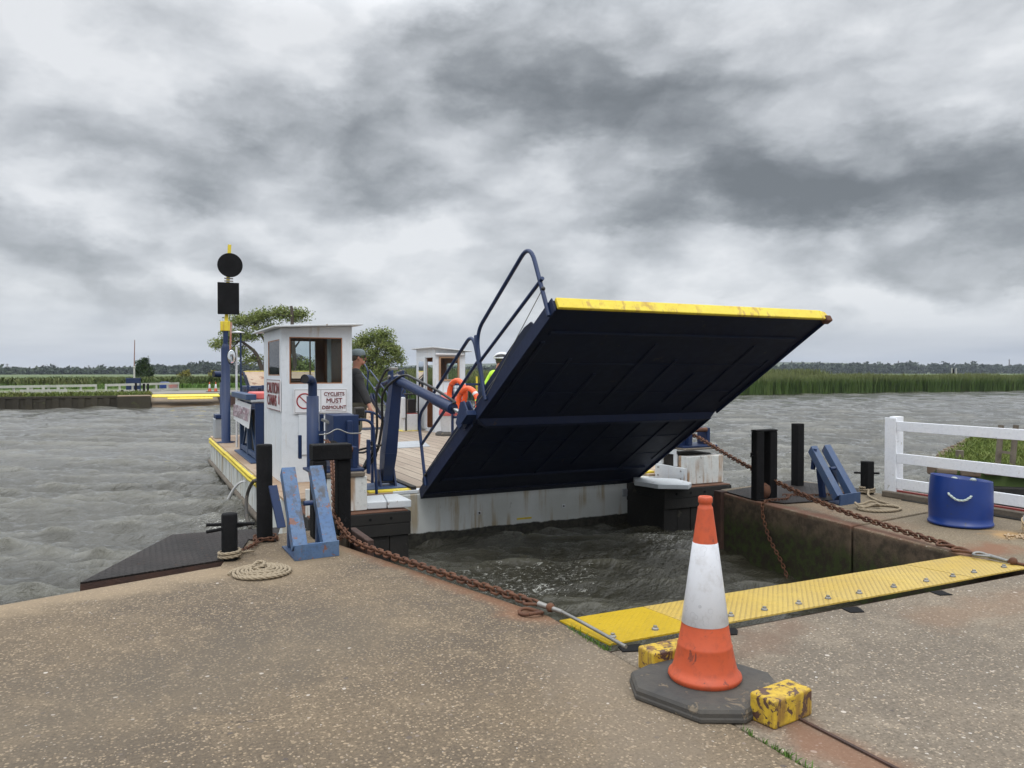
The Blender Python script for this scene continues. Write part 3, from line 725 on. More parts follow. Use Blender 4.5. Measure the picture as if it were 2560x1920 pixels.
def rail_fence(p0, p1, nposts, h, label, rails=(.9, .25), name='white_fence', group=None):
    p0, p1 = Vector(p0), Vector(p1); t = thing(name, p0, label, 'fence', group)
    for i in range(nposts):
        p = p0.lerp(p1, i/(nposts-1)); MB().bar(p, p+Vector((0,0,h)), .14, .14).build('post', 'farwhite', t)
    n_ = (p1-p0).normalized().cross(Vector((0,0,1)))*.09
    for r in rails: MB().bar(p0+Vector((0,0,h*r))+n_, p1+Vector((0,0,h*r))+n_, .05, .17, 0).build('rail', 'farwhite', t)
    return t
a = gz(240, 984); b = gz(-60, 992)
rail_fence(b, a, 8, .68, 'long low white rail fence at the far left behind the bench', (.88, .22))
a = gz(265, 985); b = gz(445, 977)
rail_fence(a, b, 7, .72, 'low white rail fence crossing in front of the blue tanks', (.88, .22))
# bench of weathered boards
a = gz(50, 991); b = gz(168, 989); t = thing('bench', a.lerp(b, .5), 'long backless looking bench of grey boards at the far left', 'bench')
MB().bar(a+Vector((0,0,.26)), b+Vector((0,0,.26)), .07, .35).build('seat', 'farwhite', t)
for k in (0., .35, .67, 1.):
    p = a.lerp(b, k); MB().bar(p, p+Vector((0,0,.225)), .12, .2).build('leg', 'farwhite', t)
for k in (.16, .48, .8):
    p = a.lerp(b, k)+Vector((0,.2,.1)); MB().bar(p, p+Vector((0,0,.5)), .17, .05).build('back_post', 'farwhite', t)
# blue tanks, barrel, notice board
p = gd(334, 988, 59.5); p.z = .05; t = thing('tank', p, 'square dark blue tank behind the white rails on the far landing', 'tank')
MB().box(p.x-.52, p.x+.50, p.y-.4, p.y+.4, .05, 1.05).build('tank_body', 'navy', t, bevel=.04)
MB().box(p.x-.55, p.x+.53, p.y-.43, p.y+.43, 1.055, 1.12).build('lid', 'navy', t, bevel=.02)
p = gz(412, 975); t = thing('barrel', p, 'blue plastic barrel behind the fence beside the red notice', 'barrel')
MB().lathe(p, [(0,0),(.40,0),(.43,.05),(.44,.3),(.43,.62),(.38,.68),(.3,.72),(0,.73)], 20).build('barrel_body', 'drum', t)
MB().lathe(p, [(.44,.2),(.46,.22),(.44,.24)], 20).build('hoop', 'drum', t)
p = gz(432, 977); t = thing('notice_board', p, 'pinkish red notice board hung on the far white fence', 'notice board')
MB().box(p.x-.34, p.x+.34, p.y-.32, p.y-.28, .08, .62).build('panel', paint('faded red print', (.45,.16,.12), (.30,.25,.27), (.5,.45,.4), .3, 7), t)
MB().box(p.x-.37, p.x+.37, p.y-.275, p.y-.25, .05, .65).build('backing', 'oldwood', t)
# posts on the far landing
for (px, py, top, w, lb, cat, nm) in ((340, 990, 957, .15, 'black square post in front of the blue tank', 'post', 'mooring_post'), (360, 990, 959, .16, 'left one of two close black posts at the far slipway edge', 'post', 'mooring_post'),
        (370, 991, 959, .15, 'right one of two close black posts at the far slipway edge', 'post', 'mooring_post'), (306, 990, 975, .16, 'short black bollard left of the blue tank across the river', 'bollard', 'bollard')):
    p = gd(px, py, 57.0); h = gd(px, top, 57.0).z; p.z = .04
    tag(MB().box(p.x-w/2, p.x+w/2, p.y-w/2, p.y+w/2, .05, h).build(nm, 'black', bevel=.02), lb, cat)
p = gd(336, 988, 60.8); p.z = 0; top = gd(337, 850, 60.8).z; mid = gd(336, 918, 60.8).z
t = thing('flagpole', p, 'tall thin white flagpole with no flag across the river', 'flagpole')
MB().cyl(p, (p.x, p.y, mid), .07, .06, 8).build('lower_pole', 'farwhite', t)
MB().cyl((p.x, p.y, mid+.001), (p.x+.05, p.y, top), .045, .03, 8).build('upper_pole', paint('brownish varnish', (.22,.12,.10), (.3,.2,.17)), t)
MB().ball((p.x, p.y, mid), .1, 8, 6).build('collar', 'farwhite', t)
# stop boards or houses far away
p = gd(167, 930, 630)
for (px, w_, h_, lb) in ((163.5, 2.2, 1.9, 'narrow tiny white gable on the far left horizon'), (171, 4.4, 2.0, 'wider tiny white cottage on the far left horizon')):
    p = gd(px, 931, 620); t = thing('cottage', (p.x, p.y, .3), lb, 'house')
    MB().box(p.x-w_/2, p.x+w_/2, p.y-2, p.y+2, .3, 2.1).build('wall', 'farwhite', t)
    MB().add([(p.x-w_/2-.2,p.y-2.2,2.1),(p.x+w_/2+.2,p.y-2.2,2.1),(p.x+w_/2+.2,p.y+2.2,2.1),(p.x-w_/2-.2,p.y+2.2,2.1),(p.x-w_/2,p.y,3.1),(p.x+w_/2,p.y,3.1)], [(0,1,5,4),(2,3,4,5),(0,4,3),(1,2,5),(3,2,1,0)], False).build('roof', 'oldwood', t)
def pylon(px, top, lb):
    D = 1150.; b = gd(px, 925, D); b.z = 4; T = gd(px, top, D).z; t = thing('pylon', b, lb, 'pylon', 'pylons on the horizon')
    m = MB(); w = 1.6
    for sx in (-1, 1): m.bar((b.x+sx*w, b.y, 0), (b.x+sx*.25, b.y, T), .5, .5)
    for k in range(5):
        z = T*(.1+.18*k); q = w*(1-z/T)+.25; m.bar((b.x-q, b.y, z), (b.x+q*.85, b.y, z+T*.15), .25, .25)
    m.build('lattice', 'rustdark', t); MB().bar((b.x-2.4, b.y, T*.9), (b.x+2.4, b.y, T*.9), .3, .4).build('crossarm', 'rustdark', t)
for a_ in ((18, 909, 'thin pylon at the far left end of the horizon'), (109, 912, 'thin pylon above the trees left of the white cottages'), (222, 913, 'short pylon left of the flagpole on the horizon'),
           (1979, 902, 'pylon just right of the raised ramp on the horizon'), (2246, 902, 'small pylon standing over the middle of the right hill'), (2523, 898, 'pylon at the far right end of the horizon')): pylon(*a_)
# channel marker beyond the reeds
p = gd(2385, 945, 98); t = thing('channel_marker', (p.x, p.y, 0), 'two white posts with a dark board above the reeds', 'marker')
for s in (-1, 1): q = gd(2385+s*5.2, 920, 98); MB().cyl((q.x, q.y, 0), (q.x, q.y, q.z), .065, .065, 8).build('post', 'farwhite', t)
q0 = gd(2382, 922, 98.2); q1 = gd(2388, 934, 98.2); MB().box(q0.x, q1.x, q0.y, q0.y+.04, q1.z, q0.z).build('board', 'black', t)

# ---- traffic cones
def cone(loc, h, label, rot=0., group=None, hero=False):
    s = h/1.0; t = thing('traffic_cone', loc, label, 'traffic cone', group); x, y, z = loc
    def L(p): return [(r*s, q*s) for r, q in p]
    n = 48 if hero else 14
    # base: an eight-sided rubber slab with rounded shoulders
    m = MB(); w = .335*s; c = .15*s
    poly = [(-w,-w+c),(-w+c,-w),(w-c,-w),(w,-w+c),(w,w-c),(w-c,w),(-w+c,w),(-w,w-c)]
    cs_, sn = math.cos(rot), math.sin(rot)
    def P_(k, zz): return [(x+(px*cs_-py*sn)*k, y+(px*sn+py*cs_)*k, z+zz*s) for px, py in poly]
    rings = [P_(.97, 0), P_(1.0, .010), P_(1.0, .026), P_(.985, .030), P_(.985, .050), P_(.955, .064), P_(.86, .073), P_(.3, .078)]
    vs = sum(rings, []); fs = [(j*8+i, j*8+(i+1)%8, (j+1)*8+(i+1)%8, (j+1)*8+i) for j in range(len(rings)-1) for i in range(8)]
    m.add(vs, fs+[tuple(range(8))[::-1], tuple(range(56, 64))], False)
    b = m.build('base', 'rubber', t, bevel=.022*s if hero else 0, seg=4)
    zz = .074
    body = L([(.172,zz),(.184,zz+.018),(.181,zz+.032),(.166,zz+.045),(.156,zz+.075),(.136,.245),(.137,.250),(.133,.256),(.1155,.360)])
    MB().lathe(loc, body, n).build('lower_body', 'orange', t)
    MB().lathe(loc, L([(.1155,.360),(.1175,.362),(.0635,.765),(.0615,.767)]), n).build('sleeve', 'sleeve', t)
    top = L([(.0615,.767),(.0385,.935),(.0375,.945),(.031,.955),(.031,.965),(.036,.970),(.036,.995),(.031,1.0),(.022,1.0),(.019,.985),(.019,.93)])
    MB().lathe(loc, top, n).build('upper_body', 'orange', t)
    return t
cone((2.475,2.94,-.004), .955, 'large orange and white traffic cone standing between two yellow blocks', R(18), hero=True)
for px, lb in ((524, 'left of two small traffic cones on the far slipway'), (539.5, 'right of two small traffic cones, beside the blue mast')):
    p = gd(px, 987, 60); p.z = .02; cone(p, .80, lb, group='cones across the river')

# ---- trees
def tree(base, limbs, crowns, leafmat, label, name='willow_tree', r0=.22, leaf=.16, per=26, spread=(.35,.35,.25), group=None):
    t = thing(name, base, label, 'tree', group); m = MB(); cs = []; B = Vector(base)
    tips = []
    for (pts, ra) in limbs:
        P = fillet([B+Vector(p) for p in pts], .6, 4); k = len(P); m.tube(P, [ra*(1-.75*i/(k-1)) for i in range(k)], 8)
        for q in P[len(P)//2:]: tips.append(q)
    for (c, rad, cnt) in crowns:
        c = B+Vector(c)
        near = min(tips, key=lambda q: (q-c).length)
        for _ in range(cnt):
            a = random.random()*6.28; u = random.uniform(-1, 1); rr = random.random()**.4
            q = c+Vector((rad[0]*rr*math.cos(a)*math.sqrt(1-u*u), rad[1]*rr*math.sin(a)*math.sqrt(1-u*u), rad[2]*rr*u)); cs.append(q)
            if random.random() < .55:
                mid = near.lerp(q, .5)+Vector((0,0,random.uniform(-.1,.25))); m.tube(fillet([near, mid, q], .3, 2), [.035,.03,.028,.022,.015][:len(fillet([near, mid, q], .3, 2))] if False else .022, 4)
    m.build('trunk', 'bark', t)
    V, F = leafquads(cs, leaf, per, spread); np_mesh('crown', V, F, leafmat, parent=t, off=base)
    return t
# big spreading willow behind the first cabin
B1 = gd(655, 975, 67); B1.z = 0
def rel(px, py, D=67.): p = gd(px, py, D)-B1; return (p.x, p.y, p.z)
tree(B1, [([(0,0,0),(.15,0,1.5),rel(690,905),rel(725,880)], .26), ([(.15,0,1.4),rel(640,880),rel(600,850),rel(560,862)], .2), ([(.2,0,1.8),rel(668,860),rel(640,820),rel(610,800)], .17),
          ([rel(690,905),rel(720,850),rel(735,810),rel(728,765)], .14), ([rel(725,880),rel(745,860),rel(765,820)], .12), ([rel(640,880),rel(620,905),rel(600,915)], .09), ([rel(600,850),rel(570,880),rel(560,900)],.06)],
     [(rel(608,803),(1.25,.9,.55),34),(rel(655,790),(1.1,.9,.55),30),(rel(700,785),(1.1,.8,.45),28),(rel(745,790),(1.0,.8,.5),24),(rel(560,858),(1.0,.8,.38),20),(rel(580,835),(.7,.7,.4),14),(rel(620,838),(1.0,.8,.4),20),
      (rel(670,825),(1.2,.8,.4),22),(rel(600,880),(.9,.7,.35),14),(rel(630,900),(.8,.7,.35),12),(rel(705,850),(1.1,.8,.5),20),(rel(720,905),(1.3,.8,.6),36),(rel(760,915),(1.0,.8,.6),28),(rel(670,940),(1.4,.8,.5),30)],
     'leaf', 'large airy willow with open layered branches behind the left cabin', leaf=.088, per=56, spread=(.33,.33,.20))
# its dead spike
q0 = gd(731, 835, 66.); q1 = gd(728, 765, 66.)
t = thing('dead_trunk', (q0.x, q0.y, 0), 'bare dead trunk poking above the willow behind the cabin', 'dead tree')
MB().tube([(q0.x+.35,q0.y,0), tuple(q0), tuple(q1+Vector((.06,0,-.35))), tuple(q1)], [.2,.16,.13,.11], 8).build('stem', 'bark', t)
MB().tube([tuple(q0), tuple(q0+Vector((.4,0,.5)))], .05, 6).build('stub', 'bark', t)
B1 = gd(942, 970, 64); B1.z = 0
def rel(px, py, D=64.): p = gd(px, py, D)-B1; return (p.x, p.y, p.z)
tree(B1, [([(0,0,0),(0,0,1.2),rel(930,900),rel(915,860)], .17), ([(0,0,1.1),rel(960,890),rel(975,855)], .14), ([(0,0,1.3),rel(942,870),rel(950,838)], .12), ([rel(960,890),rel(985,880),rel(995,895)], .07)],
     [(rel(950,838),(.7,.6,.4),26),(rel(915,850),(.8,.7,.5),30),(rel(890,870),(.8,.6,.6),26),(rel(965,862),(.7,.7,.4),26),(rel(985,880),(.5,.5,.45),20),(rel(930,885),(.8,.7,.45),22),(rel(955,905),(.9,.7,.4),24),(rel(998,900),(.32,.3,.4),9),
      (rel(905,910),(1.0,.6,.5),26),(rel(940,935),(1.3,.8,.5),44),(rel(900,945),(1.3,.8,.5),36)],
     'leaf', 'smaller rounded willow right of the ferryman', leaf=.085, per=54, spread=(.29,.29,.22))
B1 = gd(361, 956, 118); B1.z = 0
def rel(px, py, D=118.): p = gd(px, py, D)-B1; return (p.x, p.y, p.z)
tree(B1, [([(0,0,0),(0,0,2.6)], .14)], [(rel(360,940),(1.25,1.1,.9),60),(rel(358,922),(1.05,.9,.8),45),(rel(358,908),(.75,.7,.5),24),(rel(363,901),(.3,.3,.2),6),(rel(372,935),(.6,.6,.6),14)],
     'leafdark', 'single dark green bushy tree right of the flagpole', 'bushy_tree', leaf=.17, per=26, spread=(.24,.24,.22))
for (px, w, lb) in ((463, 1.1, 'yellow green bush left of the far traffic cones'), (533, .95, 'yellow green bush behind the two far traffic cones')):
    B1 = gd(px, 955, 120); B1.z = 0
    tree(B1, [([(0,0,0),(0,0,.9)], .08)], [((0,0,.75),(w,.8,.6),26),((.1,0,1.3),(w*.75,.7,.45),18)], 'leafyellow', lb, 'willow_bush', leaf=.15, per=18, spread=(.2,.2,.2))

# ================================================================== RIGHT-HAND GRASS SPIT
SP = [gz(2357,1138,-.05), gz(2440,1095,-.05), gz(2620,1092,-.05), gz(2900,1100,-.05), gz(2900,1190,-.05), gz(2337,1172,-.05)]
spx = [(p.x, p.y) for p in SP]
MB().prism(spx, -2.2, -.08).build('ground', 'field', kind='structure')
def edge_stones():
    t = thing('stone_edging', SP[5], 'crumbling brick and stone edging round the grass spit', 'stone edging'); m = MB()
    for a, b in ((SP[5], SP[4]), (SP[5], SP[0]), (SP[0], SP[1])):
        L = (b-a).length; k = int(L/.33)
        for i in range(min(k, 40)):
            c = a.lerp(b, (i+.5)/k); dirn = (b-a).normalized(); hh = random.uniform(.08, .15)
            m.bar(c-dirn*.15+Vector((0,0,-.02)), c+dirn*.14+Vector((0,0,-.02+random.uniform(-.02,.02))), random.uniform(.18,.26), hh, random.uniform(-.1,.1))
    m.build('stones', paint('crumbling brick', (.12,.075,.05), (.16,.13,.10), (.05,.045,.03), .3, 5, .9, .6), t, bevel=.02)
    m = MB(); a, b = SP[5], SP[4]; n_ = Vector(((b-a).y, -(b-a).x, 0)).normalized()*.10
    for i in range(3): z = -.30-i*.24; m.bar(a+n_+Vector((0,0,z)), b+n_+Vector((0,0,z)), .21, .10)
    m.build('planking', 'timber', t, bevel=.01)
    return t
edge_stones()
def inpoly(n):
    xs = [p[0] for p in spx]; ys = [p[1] for p in spx]; out = []
    while len(out) < n:
        x, y = random.uniform(min(xs), max(xs)), random.uniform(min(ys), max(ys)); c = False; j = len(spx)-1
        for i in range(len(spx)):
            if (spx[i][1] > y) != (spx[j][1] > y) and x < (spx[j][0]-spx[i][0])*(y-spx[i][1])/(spx[j][1]-spx[i][1])+spx[i][0]: c = not c
            j = i
        if c: out.append((x, y))
    return np.array(out)
g = inpoly(15000); dist = np.hypot(g[:,0]-SP[1].x-1.2, g[:,1]-SP[1].y); back = np.exp(-((g[:,1]-(SP[1].y-.1))/.55)**2)
V, F = blades(g[:,0], g[:,1], np.full(len(g), -.08), .06+RN.rand(len(g))*.11+back*RN.rand(len(g))*.22, .012+RN.rand(len(g))*.012+back*.02, .9)
np_mesh('spit_grass', V, F, 'drygrass', kind='stuff', label='rough grass and weeds on the spit behind the fence', cat='grass')
t = thing('ladder', gd(2495, 1180, 14.3), 'old wooden ladder posts with rungs rising by the grass spit', 'ladder')
for (xa, ya, xb, yb) in ((2483, 1290, 2503, 1063), (2519, 1290, 2540, 1063)):
    MB().tube([gd(xa, ya, 12.9), gd((xa+xb)/2, (ya+yb)/2, 12.95), gd(xb, yb, 13.0)], [.050,.046,.044], 10).build('stile', 'oldwood', t)
for (y_, xo) in ((1128, 0), (1212, -8)): MB().bar(gd(2494+xo, y_, 12.85), gd(2529+xo, y_+5, 12.85), .03, .045).build('rung', 'oldwood', t)
p = gz(2399, 1153, -.08); tag(MB().tube([p-Vector((0,0,.3)), p+Vector((0,0,.20))], [.075,.07], 8).build('stump', 'oldwood', bevel=.01), 'short rotten timber stump at the near edge of the spit', 'stump')

# ================================================================== NEAR QUAY
# ---- yellow landing plate in three panels with domed bolts
def landing_plate(x0, x1, m_, label, bolts, z=.012):
    t = thing('landing_plate', (x0, 3.9, z), label, 'landing plate', 'yellow plates edging the dock')
    mb = MB(); mb.hexa([(x0,3.64,z),(x1,3.64,z),(x1,4.21,z-.03),(x0,4.21,z-.03),(x0,3.64,z+.012),(x1,3.64,z+.012),(x1,4.21,z-.018),(x0,4.21,z-.018)])
    mb.build('plate', m_, t, bevel=.002)
    for bx in bolts: MB().lathe((bx, 3.735, z+.009), [(.022,0),(.020,.008),(.013,.013),(.012,.022),(0,.024)], 8, False).build('bolt', 'steel', t)
landing_plate(2.385, 3.02, 'ytread', 'bright yellow chequer plate panel at the left end of the dock', (2.47, 2.77))
landing_plate(3.024, 4.29, 'ytread2', 'faded yellow chequer plate panel right of the cone', (3.35, 3.63, 3.93, 4.2))
landing_plate(4.294, 5.60, 'ytread2', 'middle yellow chequer plate panel of the dock edge', (4.5, 4.85, 5.2, 5.5), .010)
landing_plate(5.604, 6.30, 'ytread2', 'last yellow chequer plate panel at the right end of the dock', (5.75, 6.12), .012)
MB().box(2.36, 6.33, 3.58, 3.66, -2.2, -.03).build('dock_wall', 'rustdark', label='rusty steel dock wall under the yellow plates', cat='dock wall')
for i, (x0, x1, y0, y1) in enumerate(((3.10,3.24,3.53,3.60),(4.14,4.26,3.50,3.57),(5.02,5.12,3.50,3.57),(2.42,2.56,3.56,3.62))):
    tag(MB().prism([(x0,y0),(x0+.09,y0-.03),(x1,y0+.02),(x1+.02,y1),(x0+.02,y1+.02)], -.003, .0025).build('scour_hole', 'black'), ['dark broken hole in the concrete right of the cone','dark hole in the concrete below the plate seam','small dark hole by the far right plate bolts','dark gap behind the left yellow block'][i], 'hole')  # flat black patches; their colour stands for the shade inside each hole
# ---- chipped yellow stop blocks
def stop_block(cx, cy, L, w, h, rot, label):
    mb = MB(); c, s = math.cos(rot), math.sin(rot)
    def q(a, b): return (cx+a*c-b*s, cy+a*s+b*c)
    mb.prism([q(-L/2,-w/2), q(L/2,-w/2), q(L/2,w/2), q(-L/2,w/2)], -.004, h); b = mb.build('stop_block', 'yellow', bevel=.012, seg=3)
    tag(b, label, 'stop block', 'chipped yellow stop blocks')
stop_block(2.625, 3.28, .52, .135, .115, R(2), 'chipped yellow block behind the cone, nearer the plate')
stop_block(2.605, 2.575, .27, .135, .122, R(8), 'chipped yellow block right of the cone base')
# ---- ground joint strip and channel rail
tag(MB().prism([(2.70,-2),(2.715,-2),(2.665,2.62),(2.65,2.62)], -.003, .006).build('channel_rail', 'rustdark'), 'thin rusty rail set in the concrete running toward the viewer', 'rail')
# ---- chains
def chain_thing(name, pts, label, pitch, wire, width, extra=None, group=None):
    t = thing(name, pts[0], label, 'chain', group); chain_mb(pts, pitch, wire, width).build('links', 'rust', t)
    if extra: extra(t)
    return t
def shackle(t, c, d_, s_=.05, name='shackle', m_='rust'):
    c = Vector(c); d_ = Vector(d_).normalized(); up = Vector((0,0,1)); sd = d_.cross(up).normalized()
    loop = [c+d_*(s_*1.5*math.cos(a))+sd*(s_*math.sin(a))+up*(s_*.15*math.sin(2*a)) for a in [2*math.pi*k/16 for k in range(16)]]
    MB().tube(loop, s_*.24, 7, closed=True).build(name, m_, t)
cl = fillet([(2.33,4.50,.04),(2.10,5.25,.045),(1.88,6.02,.05),(1.70,6.72,.06),(1.69,7.30,.16),(1.84,8.0,.42),(2.10,9.25,.66),(2.14,9.75,.70)], .5, 6)
def ex(t):
    shackle(t, (2.33,4.47,.04), (.3,-.9,0), .045); shackle(t, (2.26,4.36,.02), (.8,-.6,0), .05)
    MB().cyl((2.34,4.40,.05), (2.40,4.20,.045), .020, .014, 10).build('swivel', 'steel', t)
    MB().tube([(2.40,4.20,.045),(2.40,3.95,.05),(2.40,3.50,.05)], .011, 8).build('tie_rod', 'steel', t)
    MB().ball((2.37,4.30,.05), .03, 10, 8).build('pin', 'rust', t)
chain_thing('mooring_chain', cl, 'heavy rusty chain along the left dock edge up to the ferry', .062, .0098, .024, ex, 'ferry hauling chains')
cr = [Vector((6.36,4.35,.045)), Vector((6.46,4.75,.05)), Vector((6.62,5.6,.085)), Vector((6.84,6.5,.16)), Vector((7.08,7.25,.245)), Vector((7.38,8.3,.40)), Vector((7.70,9.35,.575)), Vector((7.72,9.6,.60))]
def ex(t):
    shackle(t, (6.35,4.38,.045), (.1,-1,0), .05); shackle(t, (6.33,4.22,.03), (-.1,-1,0), .055); shackle(t, (6.30,4.02,.035), (0,-1,0), .05, m_='steel')
    MB().cyl((6.30,3.97,.04), (6.28,3.80,.035), .020, .014, 10).build('swivel', 'steel', t)
    MB().tube([(6.28,3.80,.035),(6.3,3.6,.03),(6.45,2.9,.03),(6.7,2.0,.03)], .012, 8).build('tie_rod', 'rust', t)
    MB().ball((6.28,3.76,.045), .032, 10, 8).build('pin', 'rust', t)
chain_thing('mooring_chain', fillet(cr, .4, 5), 'heavy rusty chain rising from the right dock edge to the ferry', .068, .0098, .024, ex, 'ferry hauling chains')
chain_thing('slack_chain', fillet([(7.25,7.05,.03),(7.0,6.85,.03),(6.79,6.9,.03),(6.64,6.87,.02),(6.610,6.85,-.10),(6.585,6.72,-.36),(6.545,6.45,-.62),(6.49,6.25,-.9)], .1, 4), 'thin slack chain hanging down the mossy right dock wall', .045, .0065, .016)
chain_thing('slack_chain', fillet([(7.2,7.1,.03),(7.6,6.9,.03),(7.9,6.85,.03),(8.2,6.9,.03)], .2, 4), 'thin chain lying behind the hauling chain on the right pier', .045, .0065, .016)
def ring_chain(cx, cy, r, label, z=.03):
    pts = [(cx+r*math.cos(a), cy+r*math.sin(a), z+.008*math.sin(3*a)) for a in [2*math.pi*k/24 for k in range(25)]]
    chain_thing('slack_chain', pts, label, .048, .007, .017)
ring_chain(1.07, 7.36, .10, 'thin chain looped round the foot of the left black post')
chain_thing('slack_chain', fillet([(1.55,6.95,.03),(1.66,6.98,.03),(1.72,7.1,.04),(1.85,7.38,.07)], .1, 4), 'short thin chain beside the blue stand leading to the dock edge', .045, .0065, .016)
chain_thing('slack_chain', fillet([(.72,6.72,.03),(.84,6.95,.03),(.97,7.18,.03),(.99,7.28,.03)], .1, 4), 'thin rusty chain running from the left bollard to the post', .045, .0065, .016)
# ---- tread plates at the pier ends
lp = [gz(200,1462), gz(430,1341), gz(480,1337), gz(700,1322), gz(690,1356), gz(622,1352), gz(600,1385), gz(560,1404)]
t = thing('tread_plate', lp[0], 'black chequer plate wedge over the water left of the bollard', 'steel plate')
MB().prism([(p.x, p.y) for p in lp][::-1], .004, .018).build('plate', 'btread', t, bevel=.002)
MB().plate([lp[0]-Vector((0,0,.075)), lp[7]-Vector((0,0,.05)), lp[7]+Vector((0,0,.003)), lp[0]+Vector((0,0,.003))], .02, (.1,1,0)).build('edge_angle', 'rustdark', t)
rp = [gz(1812,1232), gz(1882,1252), gz(1960,1262), gz(2140,1250), gz(2150,1225), gz(2040,1212), gz(1973,1205)]
t = thing('tread_plate', rp[0], 'dark chequer plate under the black posts on the right pier', 'steel plate')
MB().prism([(p.x, p.y) for p in rp], .008, .022).build('plate', 'btread', t, bevel=.002)
MB().box(6.70, 6.82, 7.66, 7.80, -2.0, .028).build('corner_post', 'rustdark', label='rusty steel corner post at the right dock mouth', cat='corner post', bevel=.01)
MB().box(1.93, 2.0, 7.05, 7.72, -2.0, -.02).build('fender_plate', 'rustdark', label='rusty steel plate facing the left dock mouth', cat='fender plate', bevel=.01)
# ---- bollards with cross bars
def bollard(x, y, r, h, bars, label, square=False):
    t = thing('bollard', (x, y, 0), label, 'bollard', 'black mooring bollards')
    mb = MB()
    if square: mb.box(x-r, x+r, y-r, y+r, .0, h); mb.build('post', 'black', t, bevel=.008)
    else: mb.lathe((x, y, 0), [(r,0),(r,h-.012),(r*.93,h),(0,h)], 24); mb.build('post', 'black', t)
    for (a, b) in bars: MB().cyl(a, b, .0135, .0135, 10).build('cross_bar', 'black', t)
    return t
bollard(.69, 6.74, .064, .385, [((.51,6.70,.255),(.86,6.80,.275)), ((.52,6.82,.29),(.88,6.66,.30))], 'short round black bollard with crossed bars, roped at its foot')
bollard(8.36, 6.83, .058, .42, [((8.24,6.93,.27),(8.47,6.74,.27))], 'short square black bollard beside the white fence post', True)
# ---- tall posts
tag(MB().lathe((1.06, 7.37, 0), [(.071,0),(.071,.875),(.066,.888),(0,.888)], 28).build('mooring_post', 'black'), 'tall round black mooring post left of the blue stand', 'post')
t = tag(MB().box(7.985, 8.105, 7.62, 7.74, 0, .86).build('mooring_post', 'black', bevel=.008), 'lone tall square black post on the right pier', 'post')
# ---- chain arches
def arch(parts, label, loc):
    t = thing('chain_arch', loc, label, 'chain arch', 'black arches the chains pass through')
    for nm, b in parts: 
        mb = MB(); mb.box(*b); mb.build(nm, 'black', t, bevel=.012)
    return t
arch([('leg', (1.475,1.600,7.22,7.40,0,.725)), ('leg', (1.712,1.838,7.26,7.40,0,.725)), ('head', (1.472,1.841,7.22,7.405,.727,.875))], 'squat black steel arch beside the left dock mouth', (1.69,7.3,0))
t = arch([('leg', (6.690,6.812,7.02,7.12,0,.835)), ('leg', (6.925,7.045,7.04,7.16,0,.835))], 'taller narrow black double post on the right pier', (6.94,7.0,0))
MB().plate([(6.69,7.02,.836),(6.69,7.12,.836),(6.75,7.16,.836),(7.045,7.16,.836),(7.045,7.04,.836),(6.812,7.02,.836)], .018, (0,0,1)).build('head', 'black', t, bevel=.003)
MB().lathe((6.87,7.07,0), [(0,-.0),(.055,.05),(.07,.10),(.06,.17),(0,.21)], 14).build('roller', 'rust', t)
MB().tube([(6.70,7.08,.53),(6.655,7.08,.535),(6.655,7.08,.575),(6.70,7.08,.58)], .011, 6).build('lug', 'black', t)
# ---- blue raking stands
def blue_stand(o, ax, lean, wide, label, mats=('midblue','dullblue'), flip=1, n2=None):
    o = Vector(o); ax = Vector(ax).normalized(); bk = Vector(lean); up = Vector((0,0,1)); bd = Vector((bk.x, bk.y, 0)).normalized()
    t = thing('raking_stand', o, label, 'blue stand', 'blue raking stands')
    MB().bar(o+up*.065, o+ax*wide+up*.065, .13, .02, R(90) if abs(ax.x) < .5 else R(90)).build('toe_plate', mats[0], t, bevel=.003)
    MB().plate([o+up*.002, o+ax*wide+up*.002, o+ax*wide+bd*.55+up*.002, o+bd*.55+up*.002], .012, up).build('base_plate', mats[1], t)
    w = .122
    for k in (.0, wide-w):
        c = o+ax*(k+w/2)+bd*.05+up*.11; T = c+bk
        dn = (T-c).normalized(); nrm = ax.cross(dn).normalized()
        mb = MB(); a = c-ax*w/2; b_ = c+ax*w/2; dep = -nrm*.085 if nrm.dot(bd) < 0 else nrm*.085
        mb.hexa([a, b_, b_+dep, a+dep, a+bk, b_+bk, b_+bk+dep*.8-up*.03, a+bk+dep*.8-up*.03]); mb.build('inclined_bar', mats[0], t, bevel=.004)
        foot = c+bd*.43-up*.10; MB().bar(c+bk*.62+dep, foot, .05, .07).build('rear_leg', mats[1], t, bevel=.003)
    a = o+ax*.15+bk*.52+up*.1+bd*.07; MB().cyl(a, a+ax*(wide-.30), .022, .022, 12).build('cross_tube', 'navy', t)
    return t
s1 = blue_stand((1.165,6.46,0), (1,.10,0), (-.01,.50,.60), .375, 'worn bright blue raking stand beside the left dock edge')
a = Vector((1.045,6.80,.585)); MB().bar(a, a+Vector((.05,-.14,-.34)), .075, .018).build('side_flap', 'navy', s1, bevel=.003)
s2 = blue_stand((7.33,6.36,0), (.9,.12,0), (.24,.62,.52), .40, 'darker blue raking stand on the right pier by the bollard', ('dullblue','navy'))
a = Vector((7.60,6.98,.60)); MB().bar(a, a+Vector((-.03,0,-.26)), .03, .05).build('side_flap', 'navy', s2, bevel=.003)
